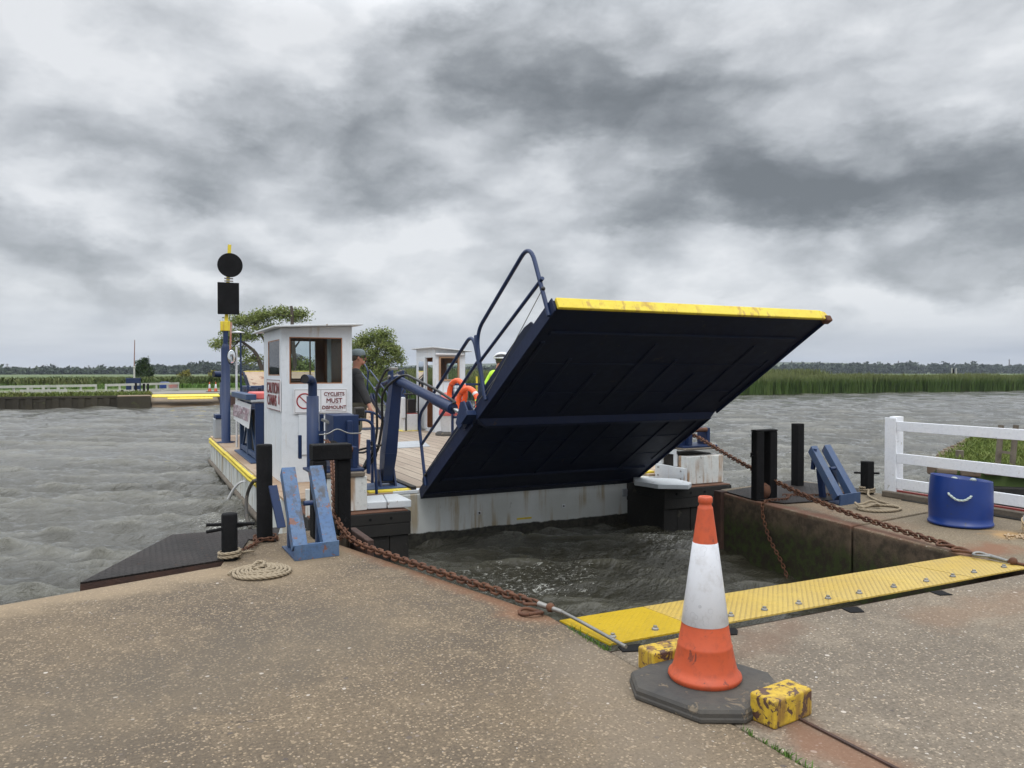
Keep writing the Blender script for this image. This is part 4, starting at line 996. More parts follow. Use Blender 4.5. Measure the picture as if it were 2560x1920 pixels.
# ---- ropes
def coil(cx, cy, r0, r1, turns, r, z0=.013, bump_=0.):
    pts = []; N = int(turns*40)
    for i in range(N):
        a = 2*math.pi*i/40; q = r0+(r1-r0)*i/N; pts.append((cx+q*math.cos(a)*1.0, cy+q*math.sin(a), z0+bump_*(1-i/N)+.003*math.sin(a*2.3)))
    return pts
t = thing('rope_coil', (.86,6.17,0), 'flat spiral coil of hemp rope on the left quay', 'rope')
rope_mb(coil(.86, 6.17, .03, .232, 6.5, .0135, .014, .03), .0145).build('coiled_rope', 'rope', t)
rope_mb(fillet([(.80,6.2,.05),(.84,6.26,.075),(.90,6.25,.07),(.88,6.16,.06),(.80,6.14,.05)], .05, 5), .0145).build('knot', 'rope', t)
t = thing('bollard_rope', (.69,6.74,0), 'grey rope wrapped twice round the foot of the left bollard', 'rope')
pts = [(.69+.082*math.cos(a), 6.74+.082*math.sin(a), .02+.028*a/6.28) for a in [k*.25 for k in range(58)]]
rope_mb(pts, .0145).build('wrapped_rope', 'rope', t)
rope_mb(fillet([(.77,6.72,.06),(.86,6.76,.05),(.90,6.84,.03),(.84,6.95,.02),(.80,7.02,.02)], .08, 4), .009).build('loose_end', 'rope', t)
t = thing('rope_coil', (7.5,6.0,0), 'loose hemp rope looped from the right bollard onto the pier', 'rope')
pp = [(8.30,6.76,.07),(8.12,6.62,.03),(7.95,6.35,.02)]+[(7.53+.29*math.cos(a)*k, 5.98+.20*math.sin(a)*k, .02+.01*(1-k)) for a, k in [(i*.35-.3, 1-.006*i) for i in range(34)]]
rope_mb(fillet(pp, .06, 2), .0145).build('coiled_rope', 'rope', t)
pp = [(7.45+.16*math.cos(a), 6.08+.10*math.sin(a), .055+.02*math.sin(a*3)) for a in [i*.4 for i in range(40)]]
rope_mb(pp, .0135).build('inner_loops', 'rope', t)
t = thing('bollard_rope', (8.36,6.83,0), 'rope wrapped round the foot of the right bollard', 'rope')
rope_mb([(8.36+.085*math.cos(a), 6.83+.085*math.sin(a), .02+.028*a/6.28) for a in [k*.25 for k in range(66)]], .0145).build('wrapped_rope', 'rope', t)
# ---- white fence on the right
t = thing('white_fence', (8.46,6.6,0), 'white painted three rail timber fence along the right quay', 'fence')
MB().box(8.47, 8.60, 6.50, 6.60, -.02, 1.0).build('post', 'fence', t, bevel=.004)
MB().box(8.435, 8.462, 6.48, 6.64, -.02, .985).build('post_face', 'fence', t, bevel=.003)
MB().box(8.47, 8.60, 2.0, 2.12, -.02, 1.0).build('post', 'fence', t, bevel=.004)
for z0, z1 in ((.828,.945), (.430,.553), (.118,.243)): MB().box(8.437, 8.468, .4, 6.475, z0, z1).build('rail', 'fence', t, bevel=.004)
t = thing('kerb_timber', (8.48,5,0), 'long weathered timber kerb under the white fence', 'timber kerb')
MB().box(8.36, 8.46, .4, 6.62, .006, .075).build('beam', 'oldwood', t, bevel=.008)
MB().box(8.462, 8.51, .4, 6.66, .01, .092).build('facing', 'redp', t, bevel=.003)
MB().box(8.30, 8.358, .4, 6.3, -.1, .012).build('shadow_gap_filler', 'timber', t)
# ---- blue tub, cut from a drum, slightly leaning
cx, cy = 7.575, 5.07
t = thing('blue_tub', (cx, cy, 0), 'cut down blue plastic drum with rope handles by the fence', 'tub')
mb = MB(); n = 44; prof = [(.0,.012),(.285,.012),(.292,.004),(.300,.018),(.296,.034),(.288,.038),(.289,.10),(.292,.25),(.286,.38),(.278,.475)]
mb.lathe((cx, cy, 0), prof, n); mb.lathe((cx, cy, 0), [(.278,.475),(.273,.475),(.281,.38),(.284,.03)], n)
for i, v in enumerate(mb.V):
    if v[2] > .3: k = (v[2]-.3)/.175; mb.V[i] = (v[0]+.012*k, v[1], v[2]+k*.030*(-(v[0]-cx)*.9+(v[1]-cy)*.5)/.28)
mb.build('shell', 'drum', t)
a = Vector((cx-.16, cy-.235, .33)); fa = R(215)
def on(th, z, r=.300): return Vector((cx+r*math.cos(th), cy+r*math.sin(th), z))
th0 = math.atan2(-cy, -cx)
rope_mb(fillet([on(th0-.36,.345,.29), on(th0-.33,.335,.305), on(th0-.1,.285,.325), on(th0+.12,.285,.325), on(th0+.30,.325,.305), on(th0+.33,.335,.29)], .06, 5), .0115).build('rope_handle', paint('pale green rope', (.38,.45,.42), (.5,.54,.5)), t)
for q in (-.45, .22): MB().ball(on(th0+math.pi+q, .43, .262), .03, 10, 8, (1.1,1.1,.7)).build('handle_knot', paint('pale knot', (.35,.4,.38)), t)
# ---- float with rope at the right edge
t = thing('net_float', (7.73,4.40,0), 'white float wrapped in yellow rope at the right edge', 'float')
MB().ball((7.74,4.36,.13), .165, 20, 14, (1,1,.9)).build('ball', 'plastw', t)
rope_mb([(7.74+.168*math.cos(a)*math.cos(.25*math.sin(a)), 4.36+.168*math.sin(a), .10+.05*math.sin(a*1.15)) for a in [k*.2 for k in range(90)]], .010).build('binding', paint('straw rope', (.45,.33,.18), (.55,.44,.28)), t)
t = thing('shingle_patch', (7.45,4.42,0), 'scatter of tan pebbles beside the white float', 'pebbles'); t['kind'] = 'stuff'
m = MB()
for i in range(46): m.ball((7.50+random.gauss(0,.10), 4.42+random.gauss(0,.055), .008), random.uniform(.008,.02), 6, 4, (1.2,.9,.6))
m.build('pebbles', paint('tan pebbles', (.42,.30,.17), (.32,.22,.13)), t)
# weeds in the joint by the plate
n = 260; a_ = RN.rand(n)**1.4; x = 2.352+.012*RN.randn(n); y = 3.62+a_*.42
V, F = blades(x, y, np.zeros(n)-.01, .012+RN.rand(n)**2*.035, .003+RN.rand(n)*.003, .9)
np_mesh('joint_weeds', V, F, 'grass', kind='stuff', label='small grass tufts growing in the joint by the yellow plate', cat='weeds')
n = 130; x = 2.356+.006*RN.randn(n); y = 2.0+RN.rand(n)*.55
V, F = blades(x, y, np.zeros(n)-.01, .015+RN.rand(n)*.03, .004+RN.rand(n)*.004, .9)
np_mesh('joint_weeds', V, F, 'grass', kind='stuff', label='small grass tufts in the concrete joint at the bottom edge', cat='weeds')

# ================================================================== THE CHAIN FERRY
DZ = -.06
FE = thing('chain_ferry', (4.94, 15.5, -.75), 'white and blue chain ferry with its near ramp raised over the dock', 'ferry')
def rbox(name, m_, x0, x1, y0, y1, z0, z1, parent=FE, bev=.006, **k):
    return MB().box(x0, x1, y0, y1, z0, z1).build(name, m_, parent, bevel=bev, **k)
hull = MB(); hull.prism([(1.67,10.35),(2.0,10.0),(7.9,10.0),(8.21,10.35),(8.21,20.6),(7.9,21.0),(2.0,21.0),(1.67,20.6)], -1.7, -.10)
hull = hull.build('hull', 'hull', FE, bevel=.02)
for i in range(15):
    y = 10.9+i*.66; MB().box(1.655, 1.669, y, y+.03, -.62, -.17).build('seam', 'hull', hull)
rb = MB()
for z_, r_ in ((-.115, .032), (-.185, .030)): rb.tube([(1.66,10.4,z_),(1.66,12.9,z_),(1.655,13.0,z_-.006),(1.66,16.9,z_),(1.655,17,z_-.005),(1.66,20.6,z_),(1.95,21.02,z_)], r_, 8)
rb.build('rubbing_strake', 'yellow2', FE)
MB().tube([(1.655,10.4,-.66),(1.655,20.6,-.66)], .05, 8).build('lower_strake', 'oldwood', FE)
rbox('deck_margin', 'decksteel', 1.69, 3.10, 10.02, 20.95, -.10, DZ)
rbox('deck_margin', 'decksteel', 7.30, 8.19, 10.02, 20.95, -.10, DZ)
rbox('deck', 'deck', 3.104, 7.296, 10.28, 20.9, -.10, DZ+.02)
rbox('sill', 'white', 3.104, 7.0, 10.005, 10.16, -.098, DZ+.008)
MB().prism([tuple(gz(x, y, 0)[:2]) for x, y in ((985,1117),(1075,1112),(1058,1098),(965,1103))][::1], DZ+.021, DZ+.032).build('deck_plate', 'grey', FE)
rbox('threshold', 'yellow2', 2.78, 3.38, 10.03, 10.17, -.098, DZ+.022)
rbox('arm_base', 'dullblue', 2.75, 3.36, 10.18, 10.75, DZ, DZ+.035)
rbox('bow_sill', 'timber', 3.36, 3.44, 10.03, 10.9, DZ+.004, DZ+.055)
# front fittings on the bow plate
for (px, py) in ((894, 1265), (1563, 1231)):
    p = gy(px, py, 9.99); f = rbox('fairlead', 'grey', p.x-.055, p.x+.055, 9.972, 9.999, p.z-.06, p.z+.06, bev=.008)
    MB().lathe((0,0,0), [(.026,0),(.026,.012),(.016,.012),(.0,.002)], 12).build('hole', 'black', f); o = [c for c in bpy.data.objects if c.parent == f][-1]
    o.rotation_euler = (R(90), 0, 0); o.location = Vector((p.x, 9.972, p.z))-LOC[FE]
for (px, py) in ((1198, 1282), (1409, 1265)):
    p = gy(px, py, 9.99); rbox('bolt_plate', 'white', p.x-.03, p.x+.03, 9.988, 9.999, p.z-.025, p.z+.025, bev=.003)
    MB().cyl((p.x, 9.995, p.z), (p.x, 9.98, p.z), .012, .012, 8).build('bolt', 'black', FE)
p = gy(1311, 1296, 9.99); rbox('draught_mark', 'yellow2', p.x-.12, p.x+.12, 9.994, 9.999, p.z-.013, p.z+.013, bev=0)
# timber fender blocks at the four corners
def block(x0, x1, y0, y1):
    m = MB(); n_ = 5
    for i in range(n_):
        a = x0+(x1-x0)*i/n_; b_ = x0+(x1-x0)*(i+1)/n_-.006; s_ = random.uniform(0, .012); m.box(a, b_, y0+s_, y1, -1.7, -.44)
    m.box(x0-.01, x1+.012, y0-.025, y1, -.437, -.29); m.box(x0-.012, x1+.014, y0-.03, y1, -.287, -.15)
    b = m.build('fender_block', 'timber', FE, bevel=.008)
    q = MB()
    for k in range(4): q.cyl((x0+.2+k*.26, y0-.02, -.22), (x0+.2+k*.26, y0-.036, -.22), .018, .018, 8)
    q.build('bolts', 'black', b)
block(1.80, 3.02, 9.08, 9.995); block(6.87, 8.09, 9.06, 9.995); block(1.80, 3.02, 21.02, 21.95); block(6.87, 8.09, 21.02, 21.95)
rbox('edge_strip', 'rust', 1.80, 3.0, 9.06, 9.99, -.149, -.136); rbox('edge_strip', 'rust', 6.9, 8.09, 9.04, 9.99, -.149, -.136)
P_ = [gz(x, y, -.04) for x, y in ((911,1257),(967,1254),(957,1237),(910,1241))]; MB().prism([(p.x, p.y) for p in P_], -.125, -.035).build('step_board', 'white', FE, bevel=.012)
P_ = [gz(x, y, -.04) for x, y in ((969,1254),(1029,1251),(994,1235),(959,1237))]; MB().prism([(p.x, p.y) for p in P_], -.125, -.033).build('step_board', 'white', FE, bevel=.012)
P_ = [gz(x, y, -.05) for x, y in ((1586,1203),(1645,1212),(1722,1213),(1729,1207),(1690,1197),(1583,1193))]; MB().prism([(p.x, p.y) for p in P_], -.110, -.045).build('step_board', 'white', FE, bevel=.008)
# white chain boxes
rbox('chain_box', 'whiteold', 1.99, 2.53, 9.22, 9.72, -.128, .285)
rbox('box_top', 'oldwood', 1.93, 2.50, 9.20, 9.76, .287, .335)
for i in range(3): rbox('side_board', 'whiteold', 1.79+i*.066, 1.852+i*.066, 9.20, 9.235, -.50, .225-.05*(i == 0), bev=.006)
bx = rbox('chain_box', 'whiteold', 7.405, 8.09, 9.20, 9.42, -.128, .285)
rbox('box_back', 'timber', 7.46, 8.05, 9.43, 9.86, -.128, .30)
for y0, y1, z0, z1, w_ in ((9.20,9.92,-.10,.115,.03),(9.425,9.50,.12,.36,.0),(9.80,9.88,.12,.36,.0),(9.425,9.88,.30,.375,.006)): rbox('frame_board', 'white', 7.375-w_, 7.40, y0, y1, z0, z1, bev=.003)
m = MB()
for y_, z_ in ((9.28,.07),(9.28,-.05),(9.84,.07),(9.84,-.05)): m.cyl((7.346,y_,z_), (7.334,y_,z_), .014, .012, 8)
m.build('bolts', 'steel', bx)
rbox('box_top', 'oldwood', 7.39, 8.06, 9.24, 9.88, .378, .40)
def roller(cx, cy, z, mir):
    left_ = mir < 0; b = rbox('roller_bed', 'navy', cx-.33, cx+.33, cy-.22, cy+.25, z, z+.03)
    rbox('roller_cheek', 'navy', cx-.16-.035, cx-.16+.035, cy-.18, cy+.2, z+.032, z+.30); rbox('roller_cheek', 'navy', cx+.24-.03, cx+.24+.03, cy-.12, cy+.12, z+.032, z+.29)
    MB().cyl((cx-.12, cy-.10, z+.26), (cx+.21, cy-.10, z+.26), .035, .035, 14).build('top_roller', 'rust', FE)
    MB().lathe((0,0,0), [(.13,-.05),(.13,-.035),(.09,-.02),(.09,.02),(.13,.035),(.13,.05)], 18).build('sheave', 'rustdark', FE)
    o = COL.objects[-1]; o = [c for c in FE.children if c.name.startswith('sheave')][-1]; o.rotation_euler = (0, R(90), 0); o.location = Vector((cx+.04, cy+.04, z+.15))-LOC[FE]
    if not left_: rbox('gear_case', 'navy', cx-.42, cx-.20, cy-.1, cy+.2, z+.032, z+.25)
    MB().ball((cx+.02, cy+.15, z+.27), .09, 14, 8).build('motor_dome', 'black', FE)
roller(7.76, 9.55, .402, 1); roller(2.2, 9.55, .337, -1)
rbox('roller_post', 'navy', 2.56, 2.60, 9.30, 9.36, .30, .72); 
MB().tube(fillet([(1.98,9.36,.80),(2.08,9.36,.80),(2.20,9.36,.87),(2.34,9.36,.80),(2.5,9.36,.80)], .05, 4), .009, 6).build('wire_bridle', 'steel', FE)
# exhaust stacks
def stack(x, y, z0, z1, z2, r, dirx, name='exhaust_stack'):
    e = MB().lathe((x, y, 0), [(r,z0),(r,z1),(r*.72,z1+.004),(r*.6,z1+.004)], 20).build(name, 'navy', FE)
    q = fillet([(x,y,z1),(x,y,z2),(x+dirx[0],y+dirx[1],z2+.01)], r*2.2, 8); MB().tube(q, r*.74, 16, cap=False).build('elbow', 'navy', e)
    p, p2 = q[-1], q[-2]; MB().cyl(p-(p-p2).normalized()*.012, p-(p-p2).normalized()*.008, r*.72, r*.72, 14).build('soot_mouth', 'hose', e)  # black disc in the elbow stands for the dark of its open end
x_ = gy(782, 1100, 9.85).x
stack(x_, 9.85, .30, 1.25, 1.46, .076, (-.13, -.16)); MB().bar((x_+.06,9.84,.78), (x_+.15,9.80,.80), .03, .02).build('stack_lug', 'navy', FE)
stack(1.97, 20.3, DZ, 1.30, 1.50, .10, (-.25, -.1))
rbox('hinge_bracket', 'navy', 1.86, 1.90, 10.0, 10.06, .45, .75); rbox('hinge_bracket', 'navy', 2.12, 2.17, 10.2, 10.25, .35, .78); rbox('hinge_bracket', 'navy', 2.18, 2.235, 10.25, 10.3, .45, 1.0)
MB().bar((2.2,10.2,.93), (2.4,10.0,.84), .05, .03).build('gate_latch', 'steel', FE)
# hydraulic cabinet, work lamp, small rails
rbox('hydraulic_cabinet', 'navy', 2.27, 2.60, 9.86, 10.35, DZ, 1.00, bev=.01)
rbox('cabinet_post', 'navy', 2.43, 2.50, 9.78, 9.855, .35, .93)
p = gy(898, 1032, 9.95); l = rbox('work_lamp', 'rubber', p.x-.065, p.x+.07, 9.92, 10.0, p.z-.06, p.z+.075, bev=.015)
rbox('lamp_glass', M['darkglass'], p.x-.05, p.x+.055, 9.912, 9.919, p.z-.045, p.z+.05, l, bev=0); MB().bar((p.x, 9.96, p.z-.16), (p.x, 9.96, p.z-.06), .02, .02).build('lamp_bracket', 'black', l)
MB().tube(fillet([(2.36,9.90,.945),(2.80,9.90,.925),(2.845,9.90,-.05)], .14, 8), .019, 10).build('guard_rail', 'navy', FE)
MB().tube(fillet([(2.80,10.9,.99),(3.10,10.9,.98),(3.28,10.85,.80),(3.36,10.8,.40)], .10, 6), .019, 10).build('guard_rail', 'navy', FE)
MB().tube([(3.07,10.9,DZ),(3.07,10.9,.98)], .022, 10).build('rail_post', 'navy', FE)
MB().tube([(2.83,9.9,.55),(3.1,10.9,.55)], .012, 8).build('mid_rail', 'navy', FE)
# ---- near ramp: hinged deck raised over the dock
H0 = Vector((3.45, 9.85, -.135)); TIP = Vector((3.45, 6.16, 2.125)); dr = (TIP-H0).normalized(); LR = (TIP-H0).length
nr_ = Vector((0, -dr.z, -dr.y))*-1.; nr_ = Vector((0, dr.z, -dr.y)); XW = 3.43
def rp_(u, s, h): return H0+Vector((u,0,0))+dr*s+nr_*h          # u across, s up the slope, h above the underside
def rbar(mb, u0, u1, s0, s1, h0, h1):
    return mb.hexa([rp_(u0,s0,h0), rp_(u1,s0,h0), rp_(u1,s1,h0), rp_(u0,s1,h0), rp_(u0,s0,h1), rp_(u1,s0,h1), rp_(u1,s1,h1), rp_(u0,s1,h1)])
MIDS = 2.13
RAMPF = bpy.data.objects.new('far_ramp', None); COL.objects.link(RAMPF); RAMPF.parent = FE; RAMPF.name = 'far_ramp'
def make_ramp(mirror=False):
    pl = []
    def B(name, m_, mb, parent=FE, bev=.004):
        if mirror:
            mb.V = [(9.88-x, 31.0-y, z) for x, y, z in mb.V]
            if parent is not FE:   # the far ramp lies lower
                ca, sa = math.cos(R(-9.5)), math.sin(R(-9.5)); mb.V = [(x, 21.15+(y-21.15)*ca-(z+.135)*sa, -.135+(y-21.15)*sa+(z+.135)*ca) for x, y, z in mb.V]
        o = mb.build(name, m_, parent, bevel=bev); pl.append(o); return o
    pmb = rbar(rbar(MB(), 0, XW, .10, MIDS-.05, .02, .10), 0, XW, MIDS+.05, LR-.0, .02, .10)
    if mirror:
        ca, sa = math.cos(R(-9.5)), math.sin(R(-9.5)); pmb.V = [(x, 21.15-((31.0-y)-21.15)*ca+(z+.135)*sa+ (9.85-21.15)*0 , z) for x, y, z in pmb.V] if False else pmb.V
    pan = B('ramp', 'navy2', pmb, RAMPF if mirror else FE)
    B('tread_surface', 'decksteel', rbar(MB(), .03, XW-.03, .1, LR-.05, .1005, .112), pan)
    # underside ribs
    mb = MB()
    for k in range(8):
        u = .10+k*(XW-.26)/7
        rbar(mb, u, u+.05, .45+.35*(k%3), MIDS-.14, .004, .022); rbar(mb, u, u+.05, MIDS+.16+.2*(k%2), LR-.55-.3*(k%3), .004, .022)
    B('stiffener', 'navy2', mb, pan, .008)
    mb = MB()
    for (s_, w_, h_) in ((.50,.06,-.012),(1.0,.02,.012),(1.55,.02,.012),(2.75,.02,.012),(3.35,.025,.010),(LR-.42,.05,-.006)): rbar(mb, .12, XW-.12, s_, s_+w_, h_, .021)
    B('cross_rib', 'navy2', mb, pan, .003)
    # folded cross beam at the knuckle
    mb = MB()
    a = [rp_(.06, MIDS-.07, .02), rp_(.16, MIDS-.05, -.05), rp_(.12, MIDS+.02, -.055), rp_(0.0, MIDS+.07, .02)]
    b_ = [rp_(XW-.06, MIDS-.07, .02), rp_(XW-.16, MIDS-.05, -.05), rp_(XW-.08, MIDS+.02, -.055), rp_(XW, MIDS+.07, .02)]
    mb.add(a+b_, [(0,1,2,3),(7,6,5,4),(0,4,5,1),(1,5,6,2),(2,6,7,3),(3,7,4,0)], False); B('knuckle_beam', 'navymid', mb, pan, .004)
    mb = MB(); rbar(mb, 0, XW, -.05, .10, .0, .12)
    B('hinge_beam', 'navy2', mb, pan, .01)
    mb = MB()
    for k in range(26): p = rp_(.2+k*.12, .12, -.001); mb.cyl(p, p-nr_*.014, .013, .013, 6)
    B('rivets', 'navy2', mb, pan, 0)
    # edge flats
    for u0, u1 in ((-.014, .0), (XW, XW+.014)): B('edge_flat', 'navymid', rbar(rbar(MB(), u0, u1, .0, MIDS-.06, -.012, .125), u0, u1, MIDS+.08, LR, -.012, .125), pan, .002)
    # side plates standing on the ramp edge
    for u in (.0, XW-.02):
        for (s0, s1) in ((.12, MIDS-.10), (MIDS+.12, LR-.42)):
            pts = [rp_(u, s0, .101), rp_(u, s0+.03, .20), rp_(u, s0+.10, .225), rp_(u, s1-.20, .225), rp_(u, s1-.05, .19), rp_(u, s1, .101)]
            B('side_plate', 'navy2', MB().plate(pts, .016, (1,0,0)), pan, .002)
    # yellow nose bar, dented at one end
    nb = MB(); rbar(nb, .012, XW-.10, LR+.002, LR+.04, -.004, .108)
    nb.hexa([rp_(XW-.10,LR+.002,-.004), rp_(XW+.01,LR+.002,.0), rp_(XW+.03,LR+.03,.0), rp_(XW-.10,LR+.04,-.004), rp_(XW-.10,LR+.002,.108), rp_(XW+.0,LR+.002,.102), rp_(XW+.0,LR+.03,.092), rp_(XW-.10,LR+.04,.108)])
    B('nose_bar', 'yellow2', nb, pan, .008)
    eb = MB(); rbar(eb, XW-.05, XW+.045, LR-.04, LR+.045, -.03, .045); B('nose_end', 'rust', eb, pan, .015)
    # bracket to the lifting arm
    br = MB()
    for du in (-.10, -.03): br.plate([rp_(du, MIDS-.25, .05), rp_(du, MIDS+.10, .05), rp_(du, MIDS+.05, .26), rp_(du, MIDS-.05, .30), rp_(du, MIDS-.30, .16)], .018, (1,0,0))
    rbar(br, -.13, .0, MIDS-.10, MIDS+.12, .04, .10); B('lifting_bracket', 'navy', br, pan, .004)
    # hand rails
    def T(name, pts, r=.021, m_='navy'): B(name, m_, MB().tube(pts, r, 10), pan, 0)
    X = 3.42
    T('hand_rail', fillet([(X,6.235,2.07),(X,6.62,2.80),(X,7.93,1.985),(X,7.70,1.29)], .22, 8))
    T('mid_rail', [(X,6.36,2.43),(X,7.80,1.68)], .019)
    T('hand_rail', fillet([(X,7.66,1.25),(X,8.02,2.0),(X,9.89,.95),(X,9.60,.06)], .2, 8)); T('rail_brace', [(X,7.70,1.29),(X,7.93,1.96)], .024)
    T('mid_rail', [(X,7.90,1.66),(X,9.74,.60)], .019)
    T('wire', [(X,6.36,2.33),(X-.02,7.6,1.30)], .004, 'steel'); T('wire', [(X,7.4,1.5),(X-.01,9.62,.20)], .004, 'steel')
    for q in ((X,6.35,2.33),(X,9.62,.20)): B('wire_clip', 'hose', MB().ball(q, .022, 8, 6), pan, 0)
    # lifting arm
    A0 = Vector((3.14, 10.47, .04)); A1 = Vector((3.18, 10.12, 1.46)); E0 = Vector((3.37, 7.95, 1.17)) if False else rp_(-.055, MIDS-.12, .18)
    post = MB(); 
    for (a, b, w0, w1, d0, d1) in ((A0, A0+(A1-A0)*.28, .07, .085, .10, .13), (A0+(A1-A0)*.28, A1, .085, .065, .13, .09)):
        post.hexa([a+Vector((-w0,-d0,0)), a+Vector((w0,-d0,0)), a+Vector((w0,d0,0)), a+Vector((-w0,d0,0)), b+Vector((-w1,-d1,0)), b+Vector((w1,-d1,0)), b+Vector((w1,d1,0)), b+Vector((-w1,d1,0))])
    B('lifting_post', 'navy', post, FE, .006)
    fb = MB()
    for dx in (-.12, .09): fb.plate([(A0.x+dx, A0.y-.16, DZ+.036), (A0.x+dx, A0.y+.16, DZ+.036), (A0.x+dx, A0.y+.06, .20), (A0.x+dx, A0.y-.06, .20)], .025, (1,0,0))
    B('foot_bracket', 'navy', fb, FE, .004); B('foot_pin', 'steel', MB().cyl((A0.x-.15,A0.y,.03), (A0.x+.15,A0.y,.03), .03), FE, 0)
    u = (E0-A1).normalized(); C1 = A1+u*1.25; C2 = A1+(E0-A1)*.86
    B('arm_cylinder', 'navy', MB().cyl(A1+u*.05, C1, .062, .062, 18).cyl(C1-u*.03, C2, .070, .070, 18), FE, 0)
    B('piston', 'chrome', MB().cyl(C2, E0, .026, .026, 12), FE, 0); B('arm_eye', 'steel', MB().ball(E0, .045, 10, 8), FE, 0)
    for dx in (-.085, .065): yb = MB(); yb.plate([A1+Vector((dx,-.12,-.05)), A1+Vector((dx,.12,-.08)), A1+Vector((dx,.10,.10)), A1+Vector((dx,-.10,.12))], .02, (1,0,0)); B('arm_yoke', 'navy', yb, FE, .004)
    B('yoke_pin', 'steel', MB().cyl(A1+Vector((-.11,0,.03)), A1+Vector((.11,0,.03)), .028), FE, 0)
    B('hose_block', 'steel', MB().box(A1.x-.08, A1.x+.02, A1.y-.05, A1.y+.06, A1.z+.12, A1.z+.16), FE, .008)
    hs = MB()
    hs.tube(fillet([A1+Vector((-.02,0,.14)), A1+Vector((-.10,.12,.13)), A1+Vector((-.22,.2,-.15)), A1+Vector((-.20,.2,-.75)), A1+Vector((-.30,.2,-1.1)), A0+Vector((-.35,0,.12)), A0+Vector((-.45,.1,.0))], .3, 6), .017, 8)
    hs.tube(fillet([A1+Vector((-.16,.1,-.6)), A1+Vector((-.20,0,-.15)), A1+u*.25+Vector((0,0,.13)), A1+u*1.2+Vector((0,0,.13)), A1+u*1.7+Vector((.02,0,.08)), C2+Vector((0,0,.06))], .3, 6), .017, 8)
    hs.tube(fillet([A1+Vector((-.16,.1,-.6)), A1+Vector((-.22,.12,-1.0)), A0+Vector((-.24,0,.35)), A0+Vector((-.40,-.1,.1))], .3, 6), .02, 8)
    hs.tube(fillet([A1+Vector((-.17,.1,-.9)), A1+Vector((-.42,.05,-.93)), A0+Vector((-.46,0,.42)), A0+Vector((-.33,-.05,.40)), A0+Vector((-.12,0,.50))], .15, 6), .015, 8)
    hs.tube(fillet([A0+Vector((-.2,0,.55)), A0+Vector((-.14,-.05,.36)), A0+Vector((-.30,0,.18)), A0+Vector((-.5,.1,.05))], .1, 6), .03, 8)
    B('hydraulic_hoses', 'hose', hs, FE, 0)
make_ramp(False); make_ramp(True)

# ---- cabins
def wall(name, plane, c, a0, a1, z0, z1, th, hole, m_, parent, slope=0.):
    """wall in plane 'x' or 'y' at c; thickness th; optional hole (a0,a1,z0,z1)"""
    mb = MB()
    def bx(p, q, r, s):
        if plane == 'y': mb.box(p, q, min(c, c+th), max(c, c+th), r, s)
        else: mb.box(min(c, c+th), max(c, c+th), p, q, r, s)
    if hole:
        h0, h1, k0, k1 = hole; bx(a0, h0, z0, z1); bx(h1, a1, z0, z1); bx(h0, h1, z0, k0); bx(h0, h1, k1, z1)
    else: bx(a0, a1, z0, z1)
    return mb.build(name, m_, parent)
def cabin(x0, x1, y0, y1, z1, label, fw, lw, rw, bw, roofpts, doorgap=None):
    cb = MB().box(x0, x1, y0, y1, DZ, DZ+.05).build('cabin', 'cabin', FE, bevel=.004); tag(cb, label)
    wall('front_wall', 'y', y0, x0, x1, DZ+.05, z1, .045, fw, 'cabin', cb); wall('front_lining', 'y', y0+.048, x0+.05, x1-.05, DZ+.06, z1-.01, .012, fw, 'cabwood', cb)
    wall('side_wall', 'x', x0, y0+.0455, y1-.0455, DZ+.05, z1-.002, .045, lw, 'cabin', cb); wall('side_lining', 'x', x0+.048, y0+.065, y1-.065, DZ+.06, z1-.01, .012, lw, 'cabwood', cb)
    wall('back_wall', 'y', y1, x0, x1, DZ+.05, z1, -.045, bw, 'cabin', cb); wall('back_lining', 'y', y1-.048, x0+.05, x1-.05, DZ+.06, z1-.01, -.012, bw, 'cabwood', cb)
    wall('side_wall', 'x', x1, y0+.0455, y1-.0455, DZ+.05, z1-.002, -.045, rw, 'cabin', cb); wall('side_lining', 'x', x1-.048, y0+.065, y1-.065, DZ+.06, z1-.01, -.012, rw, 'cabwood', cb)
    mb = MB(); mb.hexa([(p[0], p[1], p[2]) for p in roofpts]+[(p[0], p[1], p[2]+.028) for p in roofpts]); mb.build('roof', 'white', cb, bevel=.006)
    return cb
def winf(cb, plane, c, h, m_, w=.022, out=-.012):
    a0, a1, z0, z1 = h; fr = MB()
    for (p, q, r, s) in ((a0, a1, z1-w, z1), (a0, a1, z0, z0+w), (a0, a0+w, z0+w+.001, z1-w-.001), (a1-w, a1, z0+w+.001, z1-w-.001)):
        if plane == 'y': fr.box(p, q, c+min(out, .0), c+.03, r, s)
        else: fr.box(c+min(out, .0), c+.03, p, q, r, s)
    f = fr.build('window_frame', m_, cb, bevel=.002)
    g = MB(); g.box(a0+w, a1-w, c+.008, c+.012, z0+w, z1-w) if plane == 'y' else g.box(c+.008, c+.012, a0+w, a1-w, z0+w, z1-w); g.build('pane', M['glass'], cb)
Y0 = 11.5; X0 = 1.90; X1 = gy(880, 900, Y0).x
f0 = gy(723, 842, Y0); f1 = gy(856, 959, Y0); FWH = (f0.x, f1.x, f1.z, f0.z)
s0 = gx(670, 841, X0); s1_ = gx(698.5, 842, X0); LWH = (s1_.y, min(s0.y, 13.05), 1.50, 2.04); ZT = 2.19
Y1 = 13.2
b0 = gy(727, 853, Y1); b1 = gy(787, 946, Y1)
c1 = cabin(X0, X1, Y0, Y1, ZT, 'near white cabin with three signs', FWH, LWH, None, (b0.x, b1.x, b1.z, b0.z),
   [(X0-.13, Y0-.17, ZT+.005), (X1+.13, Y0-.17, ZT+.065), (X1+.13, Y1+.25, ZT+.065), (X0-.13, Y1+.25, ZT+.005)])
